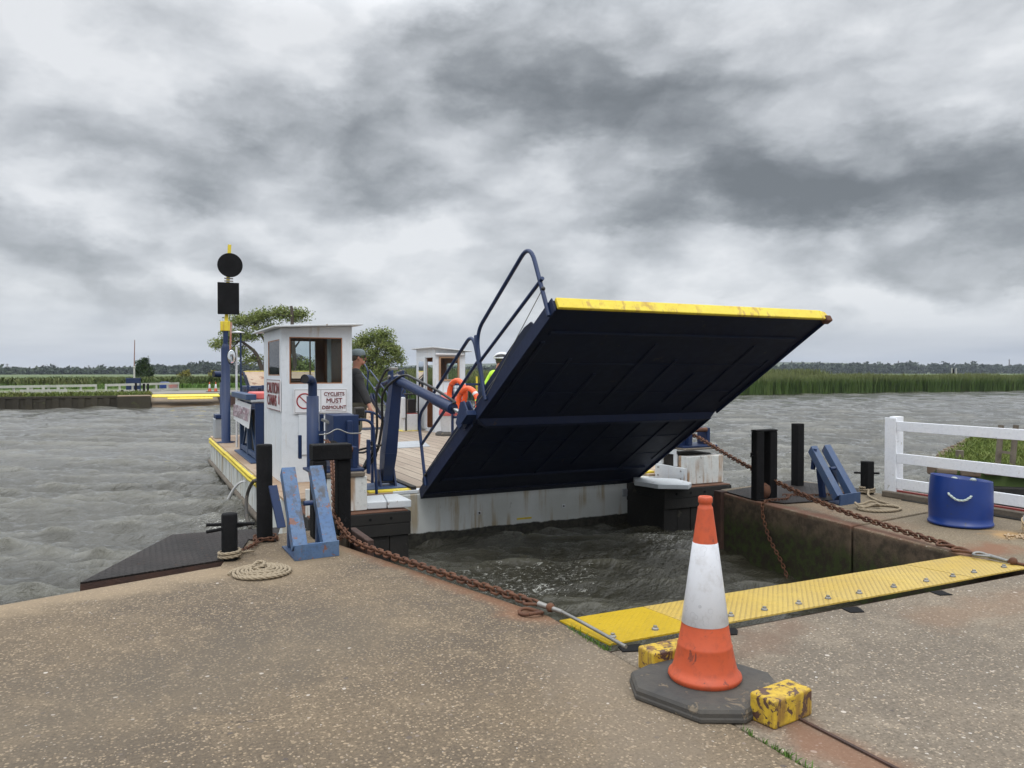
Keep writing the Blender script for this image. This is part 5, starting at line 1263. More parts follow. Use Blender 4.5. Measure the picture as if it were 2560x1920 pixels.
MB().hexa([(X0,Y0+.001,ZT),(X1,Y0+.001,ZT),(X1,Y1,ZT),(X0,Y1,ZT),(X0,Y0+.001,ZT+.006),(X1,Y0+.001,ZT+.055),(X1,Y1,ZT+.055),(X0,Y1,ZT+.006)]).build('fascia', 'cabin', c1)
winf(c1, 'y', Y0, FWH, 'cabwood', .016, .002); winf(c1, 'x', X0, LWH, 'cabwood', .016, .002)
MB().box(X0+.5, X0+.52, Y0+.5, Y0+.52, DZ, 2.1).build('inner_post', 'bright', c1)
MB().box(X1-.30, X1-.24, Y0+.30, Y0+.34, 1.35, 2.12).build('strip_lamp', 'plastw', c1, bevel=.01)
MB().box(X0+.08, X1-.3, Y1-.42, Y1-.08, 1.38, 1.42).build('shelf', 'cabwood', c1)
rbox('locker_panel', 'cabin', gy(746,1035,Y0).x, gy(798,1035,Y0).x, Y0-.02, Y0-.001, gy(750,1137,Y0).z, gy(746,1036,Y0).z, c1, .004)
# signs on the near cabin
p0 = gy(733, 972, Y0); p1 = gy(867, 1031, Y0); sx0, sx1, sz1, sz0 = p0.x, p1.x, p0.z, p1.z; yS = Y0-.02
sg = rbox('dismount_sign', 'signw', sx0, sx1, yS-.012, yS, sz0, sz1, c1, .002)
xm = sx0+(sx1-sx0)*.50; W_ = sx1-sx0; Hh = sz1-sz0; yF = yS-.0135
fr = MB()
for (a, b_, c_, d_) in ((sx0+.015, sx1-.015, sz1-.018, sz1-.014), (sx0+.015, sx1-.015, sz0+.014, sz0+.018), (sx0+.015, sx0+.019, sz0+.019, sz1-.019), (sx1-.019, sx1-.015, sz0+.019, sz1-.019), (xm-.002, xm+.002, sz0+.019, sz1-.019)): fr.box(a, b_, yF, yS-.0121, c_, d_)
fr.build('border', 'hose', sg)
xt = (xm+sx1)/2; zc = (sz0+sz1)/2
for s_, dz, size, mm in (('CYCLISTS', .098, .072, 'maroon'), ('MUST', .0, .094, 'maroon'), ('DISMOUNT', -.100, .070, 'maroon')): text(s_, size, (xt, yF-.003, zc+dz), FRONT, mm, sg, .0014)
ul = MB()
for dz, hw in ((.058, .115), (-.048, .085), (-.142, .125)): ul.box(xt-hw, xt+hw, yF-.001, yS-.0121, zc+dz-.002, zc+dz+.002)
ul.build('underline', 'maroon', sg)
cx_, cz_ = sx0+.155, zc; rr = .108
ring = MB(); ring.tube([(cx_+rr*math.cos(a), yF+.004, cz_+rr*math.sin(a)) for a in [k*2*math.pi/36 for k in range(36)]], .0115, 6, closed=True)
ring.bar((cx_-rr*.7, yF+.003, cz_+rr*.7), (cx_+rr*.7, yF+.003, cz_-rr*.7), .014, .014); ring.build('prohibition_ring', 'signred', sg)
bk = MB()
for k in (-.052, .052): bk.tube([(cx_+k+.032*math.cos(a), yF+.006, cz_-.02+.032*math.sin(a)) for a in [q*2*math.pi/20 for q in range(20)]], .003, 5, closed=True)
for (a, b_) in (((-.052,-.02),(-.01,.03)), ((-.01,.03),(.035,.03)), ((.035,.03),(.052,-.02)), ((-.052,-.02),(.005,-.02)), ((.005,-.02),(.035,.03)), ((-.01,.03),(.005,-.02)), ((.035,.03),(.03,.05)), ((.02,.052),(.045,.05)), ((-.022,.045),(.0,.045))):
    bk.bar((cx_+a[0], yF+.006, cz_+a[1]), (cx_+b_[0], yF+.006, cz_+b_[1]), .005, .005)
bk.build('bicycle_symbol', 'hose', sg)
q0 = gx(704, 950, X0); ya = q0.y; yb_ = gx(671, 1020, X0).y; yb_ = min(yb_, ya+1.30); zt_, zb_ = q0.z, gx(704,1029,X0).z
sg = rbox('caution_sign', 'signw', X0-.022, X0-.008, ya, yb_, zb_, zt_, c1, .002)
bd = MB(); xf = X0-.0235
for (a, b_, c_, d_) in ((ya, yb_, zt_-.010, zt_), (ya, yb_, zb_, zb_+.010), (ya, ya+.012, zb_+.011, zt_-.011), (yb_-.012, yb_, zb_+.011, zt_-.011)): bd.box(xf, X0-.0221, a, b_, c_, d_)
bd.build('border', 'maroon', sg)
ym = (ya+yb_)/2; hz = (zt_-zb_)
text('CAUTION', .235, (xf-.005, ym, zb_+hz*.71), LEFTF, 'maroon', sg, .0022, sx=1.08); text('CHAINS', .235, (xf-.005, ym+.10, zb_+hz*.30), LEFTF, 'maroon', sg, .0022, sx=1.02)
MB().add([(xf-.001, ya+.05, zb_+.10), (xf-.001, ya+.15, zb_+.10), (xf-.001, ya+.15, zb_+.20), (xf-.001, ya+.10, zb_+.27), (xf-.001, ya+.05, zb_+.20)], [(0,1,2,3,4)]).build('arrow', 'signred', sg)
# second cabin at the far right corner
x0 = 7.12; y0 = 19.25; x1 = gy(1163, 950, y0).x; y1 = 20.75; zt2 = 2.10
g0 = gy(1097, 891, y0); g1 = gy(1148, 952, y0); FW2 = (g0.x, g1.x, g1.z, g0.z)
c2 = cabin(x0, x1, y0, y1, zt2, 'far white cabin with wooden window frame', FW2, (19.42, 19.98, .05, 1.95), (19.6,20.5,1.2,1.8), (x0+.15, x1-.2, 1.2, 1.85),
   [(x0-.1, y0-.15, zt2+.10), (x1+.14, y0-.15, zt2+.0), (x1+.14, y1+.15, zt2+.0), (x0-.1, y1+.15, zt2+.10)])
MB().hexa([(x0,y0+.001,zt2),(x1,y0+.001,zt2),(x1,y1,zt2),(x0,y1,zt2),(x0,y0+.001,zt2+.095),(x1,y0+.001,zt2+.004),(x1,y1,zt2+.004),(x0,y1,zt2+.095)]).build('fascia', 'cabin', c2)
winf(c2, 'y', y0, FW2, 'bright', .045, -.03)
rbox('awning_roll', 'signw', FW2[0]-.10, FW2[1]+.12, y0-.09, y0-.002, FW2[3]+.03, FW2[3]+.09, c2, .02)
rbox('counter', 'white', x0+.12, x1-.02, y0-.14, y0-.002, 1.0, 1.04, c2, .008)
rbox('door', 'cabin', x0-.018, x0-.004, 19.99, 20.6, DZ+.06, 1.97, c2, .004); rbox('door_pane', M['mirrorglass'], x0-.0215, x0-.0185, 20.08, 20.50, 1.05, 1.85, c2, 0); rbox('door_handle', 'steel', x0-.05, x0-.02, 20.03, 20.06, .85, 1.0, c2, .004)
rbox('notice', 'signw', x0+.27, x0+.48, y0-.012, y0-.003, .74, .90, c2, 0)
rbox('dispenser', 'plastw', x0+.28, x0+.52, y0-.12, y0-.003, .40, .72, c2, .02)
MB().tube(fillet([(x0+.20,y0-.05,.20),(x0+.42,y0-.05,.20),(x0+.42,y0-.05,.38),(x0+.20,y0-.05,.38),(x0+.20,y0-.05,.22)], .04, 3), .012, 6).build('bracket', 'hose', c2)
# mast with day shapes
mx, my = 1.86, 18.8
ms = MB().lathe((mx, my, 0), [(.20,DZ),(.20,DZ+.02),(.10,DZ+.02),(.098,2.10),(.075,2.17),(.062,2.2)], 18).build('mast', 'navy', FE)
MB().cyl((mx,my,2.15), (mx+.01,my,2.54), .055, .055, 12).build('upper_tube', 'navy', ms)
MB().bar((mx+.01,my,2.50), (mx+.10,my,4.48), .075, .05).build('yellow_staff', 'yellow2', ms, bevel=.006)
MB().box(mx-.11, mx+.10, my-.06, my+.06, 2.50, 2.72).build('staff_clamp', 'yellow2', ms, bevel=.008)
s0 = gy(543.5, 705, my-.08); s1_ = gy(598, 787, my-.08)
MB().box(s0.x, s1_.x, my-.10, my-.075, s1_.z, s0.z).build('square_board', 'black', ms, bevel=.01)
dc = gy(575, 663, my-.08)
MB().cyl((dc.x, my-.10, dc.z), (dc.x, my-.075, dc.z), .275, .275, 40).build('round_board', 'black', ms)
q = MB()
for z_ in (3.90-.26, 3.70): q.bar((mx-.02,my-.03,z_), (mx+.17,my-.03,z_), .03, .03)
q.build('board_clip', 'steel', ms)
# machinery along the port side
rbox('machinery_cabinet', 'navy', 2.35, 3.02, 17.2, 20.3, DZ, 1.22, bev=.01); rbox('cabinet_shelf', 'navy', 2.2, 3.05, 17.1, 17.16, 1.225, 1.26)
for i in range(3): rbox('rail_panel', 'navy', 2.1+.3*i, 2.14+.3*i, 16.95, 17.05, DZ, 1.28, bev=.004)
mb = MB()
for i in range(8): mb.bar((2.05+.12*i,16.92,.80), (2.05+.12*i,16.92,1.2), .012, .012)
for i in range(5): mb.bar((2.05,16.92,.82+.09*i), (2.95,16.92,.82+.09*i), .012, .012)
mb.build('mesh_guard', 'rustdark', FE)
rbox('light_locker', 'grey', 1.72, 1.95, 20.0, 20.5, DZ, .42, bev=.02); rbox('locker_lid', 'navy', 1.74, 1.98, 19.98, 20.52, .423, .52, bev=.01); rbox('white_locker', 'plastw', 2.05, 2.6, 16.98, 17.09, .0, .5, bev=.01)
# winch housing carrying the ferry's name board
xa, xb, ya, yb_ = 1.95, 2.75, 14.35, 16.6
wh = MB(); 
for (x, y) in ((xa, ya), (xa, yb_), (xb, ya), (xb, yb_), (xa, (ya+yb_)/2)): wh.box(x-.04, x+.04, y-.05, y+.05, DZ, 1.0)
for y in (ya, yb_): wh.box(xa+.041, xb-.041, y-.03, y+.03, .03, .10)
for x in (xa, xb): wh.box(x-.03, x+.03, ya+.051, yb_-.051, .0, .09)
wh.bar((xa,ya+.2,.1), (xa,ya+.9,.7), .04, .04); wh.bar((xa,yb_-.25,.1), (xa,ya+1.3,.7), .04, .04)
WHO = wh.build('winch_frame', 'dullblue', FE, bevel=.006)
rbox('winch_cover', 'grey', xa-.12, xb+.10, ya-.08, yb_+.08, 1.02, 1.06, WHO, .006); rbox('front_plate', 'navy', xa-.045, xa+.10, ya-.075, ya-.052, DZ+.02, 1.0, WHO, .004)
rbox('foot_plate', 'dullblue', xa-.14, xb, ya-.15, yb_+.1, DZ+.002, DZ+.03, WHO, .004)
MB().cyl((xa+.12,ya+.5,.45), (xb-.12,ya+.5,.45), .27, .27, 20).build('winch_drum', 'rustdark', WHO)
m = MB(); 
for k in range(9): m.tube([(xa+.15+k*.055, ya+.5+.285*math.cos(a), .45+.285*math.sin(a)) for a in [q*.4 for q in range(16)]], .018, 6, closed=True)
m.build('wound_cable', 'steel', WHO)
rbox('engine_block', 'timber', xa+.1, xb-.1, ya+1.0, yb_-.15, .02, .8, WHO, .03); MB().cyl((xa+.05,ya+.25,.12), (xa+.05,ya+.25,.22), .05, .05, 12).build('oil_filter', 'yellow2', WHO)
rbox('tool_box', 'pink', xa-.05, xa+.55, ya+.15, ya+.95, 1.062, 1.19, WHO, .03)
NB = MB().hexa([(xa-.16,ya+.02,.55),(xa-.14,ya+.02,.55),(xa-.14,yb_,.60),(xa-.16,yb_,.60),(xa-.12,ya+.02,.98),(xa-.10,ya+.02,.98),(xa-.10,yb_,1.0),(xa-.12,yb_,1.0)]).build('name_board', 'signw', FE, bevel=.003)
ttx = text('REEDHAM FERRY', .33, (xa-.156, (ya+.02+yb_)/2, .775), (R(90-5), 0, R(-90)), 'fadedred', NB, .003, sx=.95)
rbox('board_cap', 'dullblue', xa-.20, xa-.02, ya-.04, yb_+.02, 1.062, 1.16, WHO, .006)
t = thing('safety_cone', (2.3,15.2,1.07), 'small orange cone stowed on the winch cover behind the tool box', 'cone')
MB().lathe((2.38,15.75,1.062), [(.14,0),(.14,.02),(.11,.03),(.02,.42),(0,.42)], 14).build('cone_body', 'ringorange', t)
# mirror, lamp and marker poles
pm = MB().tube([(1.95,17.5,DZ),(1.95,17.5,2.1)], .022, 8).build('mirror_pole', 'plastw', FE); p = gy(579, 892, 17.4)
MB().ball((p.x, 17.4, p.z), .17, 16, 12, (.55,.12,1.0)).build('mirror_housing', 'hose', pm); MB().ball((p.x-.003, 17.384, p.z), .155, 16, 12, (.52,.06,.92)).build('mirror_face', M['mirrorglass'], pm)
MB().tube([(p.x-.02,17.46,p.z+.15),(p.x+.0,17.46,2.62)], .02, 8).build('marker_rod', paint('rusty white rod', (.55,.45,.4), (.35,.12,.06)), pm)
p = gy(602, 900, 18.0); q = MB().tube([(p.x,18.0,DZ),(p.x,18.0,2.42)], .02, 8).build('lamp_pole', 'navy', FE)
MB().lathe((p.x-.06,18.0,2.42), [(0,.05),(.14,.02),(.15,0),(0,0)], 14).build('lamp_head', 'plastw', q); MB().tube(fillet([(p.x,18,1.86),(p.x-.08,18,1.93),(p.x-.17,17.9,1.86)], .05, 4), .006, 6).build('mirror_arm', 'steel', q)
# side rails of the far ramp and starboard guard
sgd = MB()
ya2 = 15.6
for y in (15.2, 16.3): sgd.bar((7.25,y,DZ), (7.25,y,1.12), .05, .05)
for z_ in (.15, 1.1): sgd.bar((7.25,15.2,z_), (7.25,16.3,z_), .04, .04)
for k in range(9): sgd.bar((7.25,15.25+k*.12,.15), (7.25,15.25+k*.12,1.1), .01, .01)
for k in range(8): sgd.bar((7.25,15.2,.25+k*.11), (7.25,16.3,.25+k*.11), .01, .01)
sgd.build('mesh_gate', 'navy', FE)
gb = gy(1165, 963, 16.6); gA = gy(1130, 963, 16.6)
mb = MB(); xL, xR = gy(1131, 963, 16.8).x, gy(1198, 963, 16.8).x
for x in (xL, xR): mb.bar((x,16.8,DZ), (x,16.8,1.28), .05, .05)
for z_ in (.5, 1.27): mb.bar((xL,16.8,z_), (xR,16.8,z_), .05, .05)
for k in range(1, 12): mb.bar((xL+(xR-xL)*k/12,16.8,.5), (xL+(xR-xL)*k/12,16.8,1.27), .008, .008)
for k in range(1, 9): mb.bar((xL,16.8,.5+k*.085), (xR,16.8,.5+k*.085), .008, .008)
mb.build('mesh_panel', 'navy', FE)
p = gy(1192, 960, 17.2); MB().tube([(p.x,17.2,DZ),(p.x,17.2,1.45)], .025, 8).build('yellow_post', 'yellow2', FE)
MB().tube([(7.9,10.25,DZ),(7.9,10.25,.35)], .02, 8).build('rail_post', 'navy', FE)
p = gy(1644, 1160, 10.2); MB().tube([(p.x,10.2,DZ),(p.x-.02,10.2,.5)], .02, 8).build('rail_post', 'navy', FE)
p = gy(1610, 1190, 10.25); rbox('threshold', 'yellow2', p.x-.12, p.x+.10, 10.1, 10.3, DZ, DZ+.03)
# water discharge and hose on the port side
MB().tube(fillet([(1.62,11.74,-.02),(1.60,12.3,-.10),(1.56,12.75,-.38),(1.50,12.3,-.62),(1.46,11.5,-.68)], .3, 5), .028, 8).build('fender_hose', 'rubber', FE)
dis = MB(); w_ = [(1.66-.27*t_, 13.66+.5*t_, -.29-.48*t_*t_) for t_ in [k/10 for k in range(11)]]
dis.tube(w_, [.012+.0022*k for k in range(11)], 6); dis.build('discharge_spout', paint('splashing water', (.5,.5,.5), (.6,.6,.6), None, 0, 9, .15, .3), FE)

# ---- loose gear on the deck
def lifebuoy(c, tilt, label, Rr=.31, r=.06):
    c = Vector(c); t = thing('lifebuoy', c, label, 'lifebuoy', 'orange lifebuoys on the ferry'); rot = Matrix.Rotation(tilt, 3, 'X')@Matrix.Rotation(R(14), 3, 'Z')
    pts = [c+rot@Vector((0, Rr*math.cos(a), Rr*math.sin(a))) for a in [k*2*math.pi/36 for k in range(36)]]
    MB().tube(pts, r, 14, closed=True).build('ring', 'ringorange', t)
    for a in (.8, 2.4, 3.9, 5.5):
        seg = [c+rot@Vector((0, Rr*math.cos(a+d_), Rr*math.sin(a+d_))) for d_ in (-.08, 0, .08)]; MB().tube(seg, r*1.05, 14).build('band', 'plastw' if a == 2.4 else 'orange', t)
lifebuoy(gy(1143, 985, 16.5), 0, 'orange lifebuoy hung nearer the cabin beside the red lidded bin'); lifebuoy(gy(1170, 1012, 16.0), 0, 'larger showing orange lifebuoy hung just left of the ramp edge', .37)
p = gz(1122, 1088, DZ+.02); t = thing('litter_bin', p, 'white drum bin with faded red lid in front of the far cabin', 'bin')
MB().lathe(p, [(.34,0),(.34,.05),(.30,.09),(0,.10)], 20).build('foot', 'rubber', t); MB().lathe(p, [(.19,.10),(.225,.50),(.235,.52)], 24).build('drum', 'plastw', t)
MB().lathe(p, [(.235,.50),(.25,.52),(.25,.60),(.235,.66),(.235,.86),(.20,1.0),(.10,1.08),(0,1.09)], 24).build('lid', 'pink', t)
MB().box(p.x-.1, p.x+.1, p.y-.245, p.y-.20, .62, .72).build('slot', 'darkglass' if 'darkglass' in M else 'hose', t, bevel=.02)
p = gz(1022, 1076, DZ+.02); t = thing('control_stand', p, 'white control stand with black hoop frame left of the far cabin', 'control stand')
MB().box(p.x-.21, p.x+.23, p.y-.2, p.y+.2, DZ+.02, .42).build('pedestal', 'plastw', t, bevel=.02); MB().box(p.x-.20, p.x+.22, p.y-.19, p.y+.19, .422, .44).build('trim', 'redp', t)
m = MB()
for x in (p.x-.15, p.x+.2): m.tube([(x,p.y-.22,DZ+.02),(x,p.y-.22,.96)], .022, 8)
m.tube([(p.x-.2,p.y-.22,.96),(p.x+.28,p.y-.22,.96)], .025, 8); m.tube(fillet([(p.x-.18,p.y,.96),(p.x-.12,p.y,1.14),(p.x+.15,p.y,1.14),(p.x+.2,p.y,.96)], .08, 4), .015, 8)
m.ball((p.x+.06,p.y,1.22), .05, 8, 6); m.box(p.x-.05, p.x+.17, p.y-.1, p.y+.1, .442, .82); m.build('hoop_frame', 'hose', t)
MB().box(p.x-.27, p.x-.16, p.y-.24, p.y-.06, .30, .88).build('panel', 'plastw', t, bevel=.03)
MB().box(p.x-.30, p.x+.26, p.y-.26, p.y+.24, DZ+.021, DZ+.03).build('kick_plate', 'yellow2', t)

# ================================================================== PEOPLE
import bmesh
def skinned(name, joints, edges, m_, parent, root=0, sub=2, flat=None):
    me = bpy.data.meshes.new(name); bm = bmesh.new(); off = LOC[parent] if parent in LOC else Vector()
    lay = bm.verts.layers.skin.verify(); vs = []
    for (p, r) in joints:
        v = bm.verts.new(Vector(p)-off); rr = r if isinstance(r, tuple) else (r, r); v[lay].radius = rr; v[lay].use_root = False; vs.append(v)
    vs[root][lay].use_root = True
    for a, b in edges: bm.edges.new((vs[a], vs[b]))
    bm.to_mesh(me); bm.free(); me.materials.append(M[m_] if isinstance(m_, str) else m_)
    o = bpy.data.objects.new(name, me); COL.objects.link(o); o.parent = parent
    s = o.modifiers.new('s', 'SKIN'); s.use_smooth_shade = True; s.branch_smoothing = .4; ss_ = o.modifiers.new('ss', 'SUBSURF'); ss_.levels = sub; ss_.render_levels = sub
    return o
def person(base, face, H, label, pose, clothes, headgear, group=None):
    """face: heading angle; pose: joint -> (forward, left, up) at 1.80 m"""
    t = thing('person', base, label, 'person', group); s = H/1.80; B = Vector(base); f = Vector((math.cos(face), math.sin(face), 0)); l = Vector((-f.y, f.x, 0))
    def J(q): return B+f*(q[0]*s)+l*(q[1]*s)+Vector((0,0,q[2]*s))
    P = dict(pelvis=(0,0,.95), waist=(0,0,1.10), chest=(.01,0,1.32), neck0=(.0,0,1.47), neck=(.02,0,1.56), head0=(.045,0,1.64), head1=(.05,0,1.72),
             hipL=(0,.09,.92), kneeL=(.02,.11,.50), ankL=(-.02,.12,.08), toeL=(.14,.13,.03), hipR=(0,-.09,.92), kneeR=(.03,-.11,.50), ankR=(-.01,-.12,.08), toeR=(.15,-.13,.03),
             shL=(0,.18,1.44), elL=(.0,.25,1.15), wrL=(.12,.25,.92), shR=(0,-.18,1.44), elR=(.0,-.25,1.15), wrR=(.12,-.25,.92)); P.update(pose)
    names = ['pelvis','waist','chest','neck0','neck','head0','head1','hipL','kneeL','ankL','toeL','hipR','kneeR','ankR','toeR','shL','elL','wrL','shR','elR','wrR']
    rad = dict(pelvis=(.15,.11), waist=(.15,.11), chest=(.165,.115), neck0=(.10,.075), neck=.058, head0=(.075,.085), head1=(.078,.092), hipL=.085, hipR=.085, kneeL=.058, kneeR=.058, ankL=.038, ankR=.038, toeL=.03, toeR=.03, shL=.06, shR=.06, elL=.042, elR=.042, wrL=.028, wrR=.028)
    E = [('pelvis','waist'),('waist','chest'),('chest','neck0'),('neck0','neck'),('neck','head0'),('head0','head1'),('pelvis','hipL'),('hipL','kneeL'),('kneeL','ankL'),('ankL','toeL'),('pelvis','hipR'),('hipR','kneeR'),('kneeR','ankR'),('ankR','toeR'),
         ('neck0','shL'),('shL','elL'),('elL','wrL'),('neck0','shR'),('shR','elR'),('elR','wrR')]
    sc_r = lambda r, k=1., a=0.: tuple(x*s*k+a for x in (r if isinstance(r, tuple) else (r, r)))
    js = [(J(P[n_]), sc_r(rad[n_])) for n_ in names]; ix = {n_: i for i, n_ in enumerate(names)}
    ed = [(ix[a], ix[b]) for a, b in E]
    # hands: palm then four unequal fingers and a thumb, curled
    for sd, sg_ in (('L', 1), ('R', -1)):
        w = Vector(P['wr'+sd]); e = Vector(P['el'+sd]); dd = (w-e).normalized(); side = Vector((0, sg_, 0)); palm = w+dd*.05
        js.append((J(palm), sc_r((.030,.018)))); pi = len(js)-1; ed.append((ix['wr'+sd], pi)); across = dd.cross(side).normalized()
        for k, ln in enumerate((.075,.085,.08,.062)):
            o0 = palm+dd*.035+across*(.026-.0175*k); o1 = o0+dd*ln*.5-side*.012; o2 = o1+dd*ln*.3-side*.035
            i0 = len(js); js += [(J(o0), sc_r(.0095)), (J(o1), sc_r(.0088)), (J(o2), sc_r(.0075))]; ed += [(pi, i0), (i0, i0+1), (i0+1, i0+2)]
        o0 = palm+across*.038-dd*.01; o1 = o0+across*.02+dd*.035-side*.01; i0 = len(js); js += [(J(o0), sc_r(.011)), (J(o1), sc_r(.009))]; ed += [(pi, i0), (i0, i0+1)]
    cov = {'pelvis':.75,'waist':.72,'chest':.66,'neck0':.5,'shL':.6,'shR':.6,'elL':.85,'elR':.85,'hipL':.8,'hipR':.8}
    js = [(p, tuple(x*cov.get(names[i], 1.) for x in r) if i < len(names) else r) for i, (p, r) in enumerate(js)]
    skinned('body', js, ed, 'skin', t)
    lerp0 = lambda a, b, u: tuple(P[a][i]*(1-u)+P[b][i]*u for i in range(3))
    def garment(name, ns, m_, add=.014, extra={}):
        k = {n_: i for i, n_ in enumerate(ns)}; jj = []
        for n_ in ns:
            q, r = extra.get(n_, (P.get(n_), rad.get(n_))); jj.append((J(q), sc_r(r, 1., add)))
        ee = [(k[a], k[b]) for a, b in E2 if a in k and b in k]; skinned(name, jj, ee, m_, t, 0)
    lerp = lambda a, b, u: tuple(P[a][i]*(1-u)+P[b][i]*u for i in range(3))
    E2 = E+[('elL','cuffL'),('elR','cuffR'),('hipL','hemL'),('hipR','hemR')]
    ex = {'cuffL': (lerp('elL','wrL',.9), .034), 'cuffR': (lerp('elR','wrR',.9), .034), 'hemL': (lerp('hipL','kneeL',clothes.get('hem', .85)), .085), 'hemR': (lerp('hipR','kneeR',clothes.get('hem', .85)), .085), 'neck': (lerp('neck0','neck',.45), .058), 'neck0': (P['neck0'], (.085, .07))}
    garment('jumper', ['waist','chest','neck0','neck','pelvis','shL','elL','cuffL','shR','elR','cuffR'], clothes['top'], .028, ex)
    yc = J(P['neck0'])-Vector((0,0,.045*s)); ym_ = MB().ball((0,0,0), .17*s, 20, 12, (.66,1.18,.50)); ca_, sa_ = math.cos(face), math.sin(face)
    ym_.V = [(yc.x+v[0]*ca_-v[1]*sa_, yc.y+v[0]*sa_+v[1]*ca_, yc.z+v[2]) for v in ym_.V]
    for sd in 'LR':
        ym_.ball(J(P['sh'+sd]), .098*s, 14, 10); ym_.ball(J(lerp0('sh'+sd,'el'+sd,.22)), .09*s, 14, 10)
    ym_.build('jumper_yoke', clothes['top'], t)
    garment('shorts', ['pelvis','hipL','hemL','hipR','hemR'], clothes['legs'], .02, ex)
    for sd in 'LR':
        a, b_ = J(P['ank'+sd]), J(P['toe'+sd]); skinned('boot', [(a+Vector((0,0,.03)), .05*s), (a-Vector((0,0,.02)), .05*s), (b_, (.045*s,.03*s))], [(0,1),(1,2)], 'boot', t, 1)
        MB().cyl(a+Vector((0,0,.04)), a+Vector((0,0,.13*s)), .047*s, .05*s, 14).build('sock', 'sock', t)
    # face
    h = J(P['head1']); hd = clothes.get('look', 0.); ff = (f*math.cos(hd)+l*math.sin(hd)); ll = Vector((-ff.y, ff.x, 0)); up = Vector((0,0,1))
    fm = MB(); fm.ball(h-up*.035*s+ff*.098*s, .018*s, 8, 6, (1,1,1.35)); fm.ball(h-up*.095*s+ff*.055*s, .040*s, 12, 8, (1,.95,.8))
    for q in (-1, 1): fm.ball(h-up*.03*s+ll*q*.086*s, .026*s, 8, 6, (.7,.5,1.1))
    fm.build('face', 'skin', t); MB().ball(h-up*.078*s+ff*.088*s, .02*s, 8, 5, (.6,1.1,.2)).build('mouth', M['sock'], t)
    gl = MB()
    for q in (-1, 1):
        c = h-up*.005*s+ff*.092*s+ll*q*.034*s; gl.ball(c, .024*s, 10, 6, (.7,1.0,.75)); gl.bar(c+ll*q*.02*s, h+ll*q*.092*s, .008*s, .008*s)
    gl.build('sunglasses', 'darkglass', t)
    headgear(t, h, ff, ll, up, s); return t
def flatcap(t, h, f, l, up, s):
    m = MB(); n_ = 20; vs = []; rings = [(1.0, -.0), (1.04, .02), (1.0, .055), (.8, .085), (.4, .10), (.0, .103)]
    for (k, z) in rings:
        for i in range(n_):
            a = 2*math.pi*i/n_; vs.append(h+up*(z+.012)*s+f*(.108*k*math.cos(a)*s-.012*s)+l*(.092*k*math.sin(a)*s))
    m.add(vs, [(j*n_+i, j*n_+(i+1)%n_, (j+1)*n_+(i+1)%n_, (j+1)*n_+i) for j in range(len(rings)-1) for i in range(n_)], True); m.build('cap', 'cap', t)
    b = MB(); pts = [h+up*.018*s+f*.085*s+l*.075*s, h+up*.012*s+f*.15*s+l*.045*s, h+up*.010*s+f*.165*s, h+up*.012*s+f*.15*s-l*.045*s, h+up*.018*s+f*.085*s-l*.075*s]; b.plate(pts, .008, up); b.build('peak', 'cap', t, bevel=.002)
    q = MB(); q.ball(h-up*.02*s-f*.055*s, .075*s, 12, 8, (.8,1.1,.9)); q.build('hair', 'hair', t)
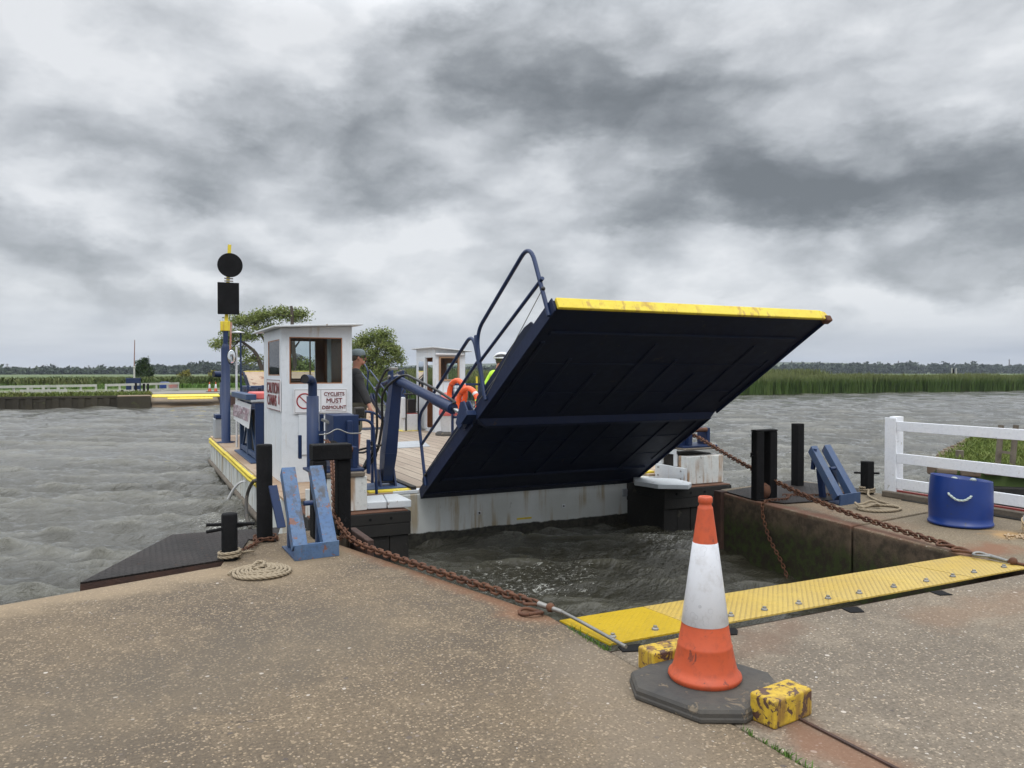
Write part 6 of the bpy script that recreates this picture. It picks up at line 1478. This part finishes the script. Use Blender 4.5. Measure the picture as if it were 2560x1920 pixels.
def helmet(t, h, f, l, up, s):
    q = MB(); q.ball(h-up*.01*s-f*.045*s, .085*s, 12, 8, (.9,1.05,1.1)); q.ball(h-up*.09*s-f*.07*s, .04*s, 10, 7, (.8,1.2,1.4)); q.build('hair', 'hair', t)
    m = MB(); m.ball(h+up*.035*s-f*.005*s, .118*s, 20, 10, (1.16,.92,.72)); m.build('helmet_liner', 'helmb', t)
    r = MB()
    for k in (-.075, -.04, 0, .04, .075):
        pts = [h+up*.035*s+f*(math.cos(a)*.142*s-.005*s)+l*k*s*(.5+.5*math.sin(a))*1.0+up*(math.sin(a)*.098*s*(1-abs(k)*3.2)) for a in [R(v) for v in range(5, 178, 12)]]; r.tube(pts, .015*s, 8)
    r.tube([h+up*.035*s+f*(.140*math.cos(a)*s-.005*s)+l*(.112*math.sin(a)*s) for a in [k*2*math.pi/24 for k in range(24)]], .014*s, 8, closed=True); r.build('helmet_shell', 'helmw', t)
    MB().tube([h+l*.1*s+up*.02*s, h+f*.03*s+l*.05*s-up*.12*s, h+f*.03*s-l*.05*s-up*.12*s, h-l*.1*s+up*.02*s], .004*s, 6).build('chin_strap', 'helmb', t)
pb = gy(893, 1000, 12.35); HM = gy(892, 872, 12.35).z-DZ-.02
hand = gy(924, 1040, 11.75)
person((pb.x-.05, 12.35, DZ+.02), R(-8), HM*.985, 'ferryman in dark jumper, shorts, cap and sunglasses beside the near cabin', dict(
    elR=(.10,-.33,1.17), wrR=(.17,-.42,.98), elL=(-.02,.26,1.16), wrL=(.06,.28,.92), head1=(.07,0,1.715), head0=(.06,0,1.635), neck=(.03,0,1.56)),
    dict(top='jumper', legs='shorts', hem=.88, look=-.15), flatcap)
pc = gd(1216, 900, 15.2); HC_ = gd(1250, 877, 15.2).z-DZ-.02
person((pc.x, pc.y, DZ+.02), R(-22), HC_*.97, 'cyclist in hi vis yellow top and white helmet half hidden by the ramp', dict(chest=(.10,0,1.30), neck0=(.17,0,1.43), neck=(.22,0,1.52), head0=(.27,0,1.61), head1=(.29,0,1.69),
    shL=(.14,.18,1.41), shR=(.14,-.18,1.41), elL=(.22,.27,1.14), wrL=(.42,.24,1.02), elR=(.22,-.27,1.14), wrR=(.32,-.24,1.02)), dict(top='hivis', legs='jumper', hem=.9, look=-.2), helmet)

# ================================================================== AIR
hz = MB().box(-1400, 1700, -60, 2700, -4.2, 42).build('haze', 'hose', kind='stuff', label='faint haze over the marshes', cat='haze')
hm = bpy.data.materials.new('marsh haze'); hm.use_nodes = True; nt = hm.node_tree; nt.nodes.clear()
pv = nt.nodes.new('ShaderNodeVolumePrincipled'); oo = nt.nodes.new('ShaderNodeOutputMaterial'); nt.links.new(pv.outputs[0], oo.inputs['Volume'])
pv.inputs['Color'].default_value = (.78, .86, 1.0, 1); pv.inputs['Density'].default_value = .00015; pv.inputs['Anisotropy'].default_value = .2
hz.data.materials.clear(); hz.data.materials.append(hm)
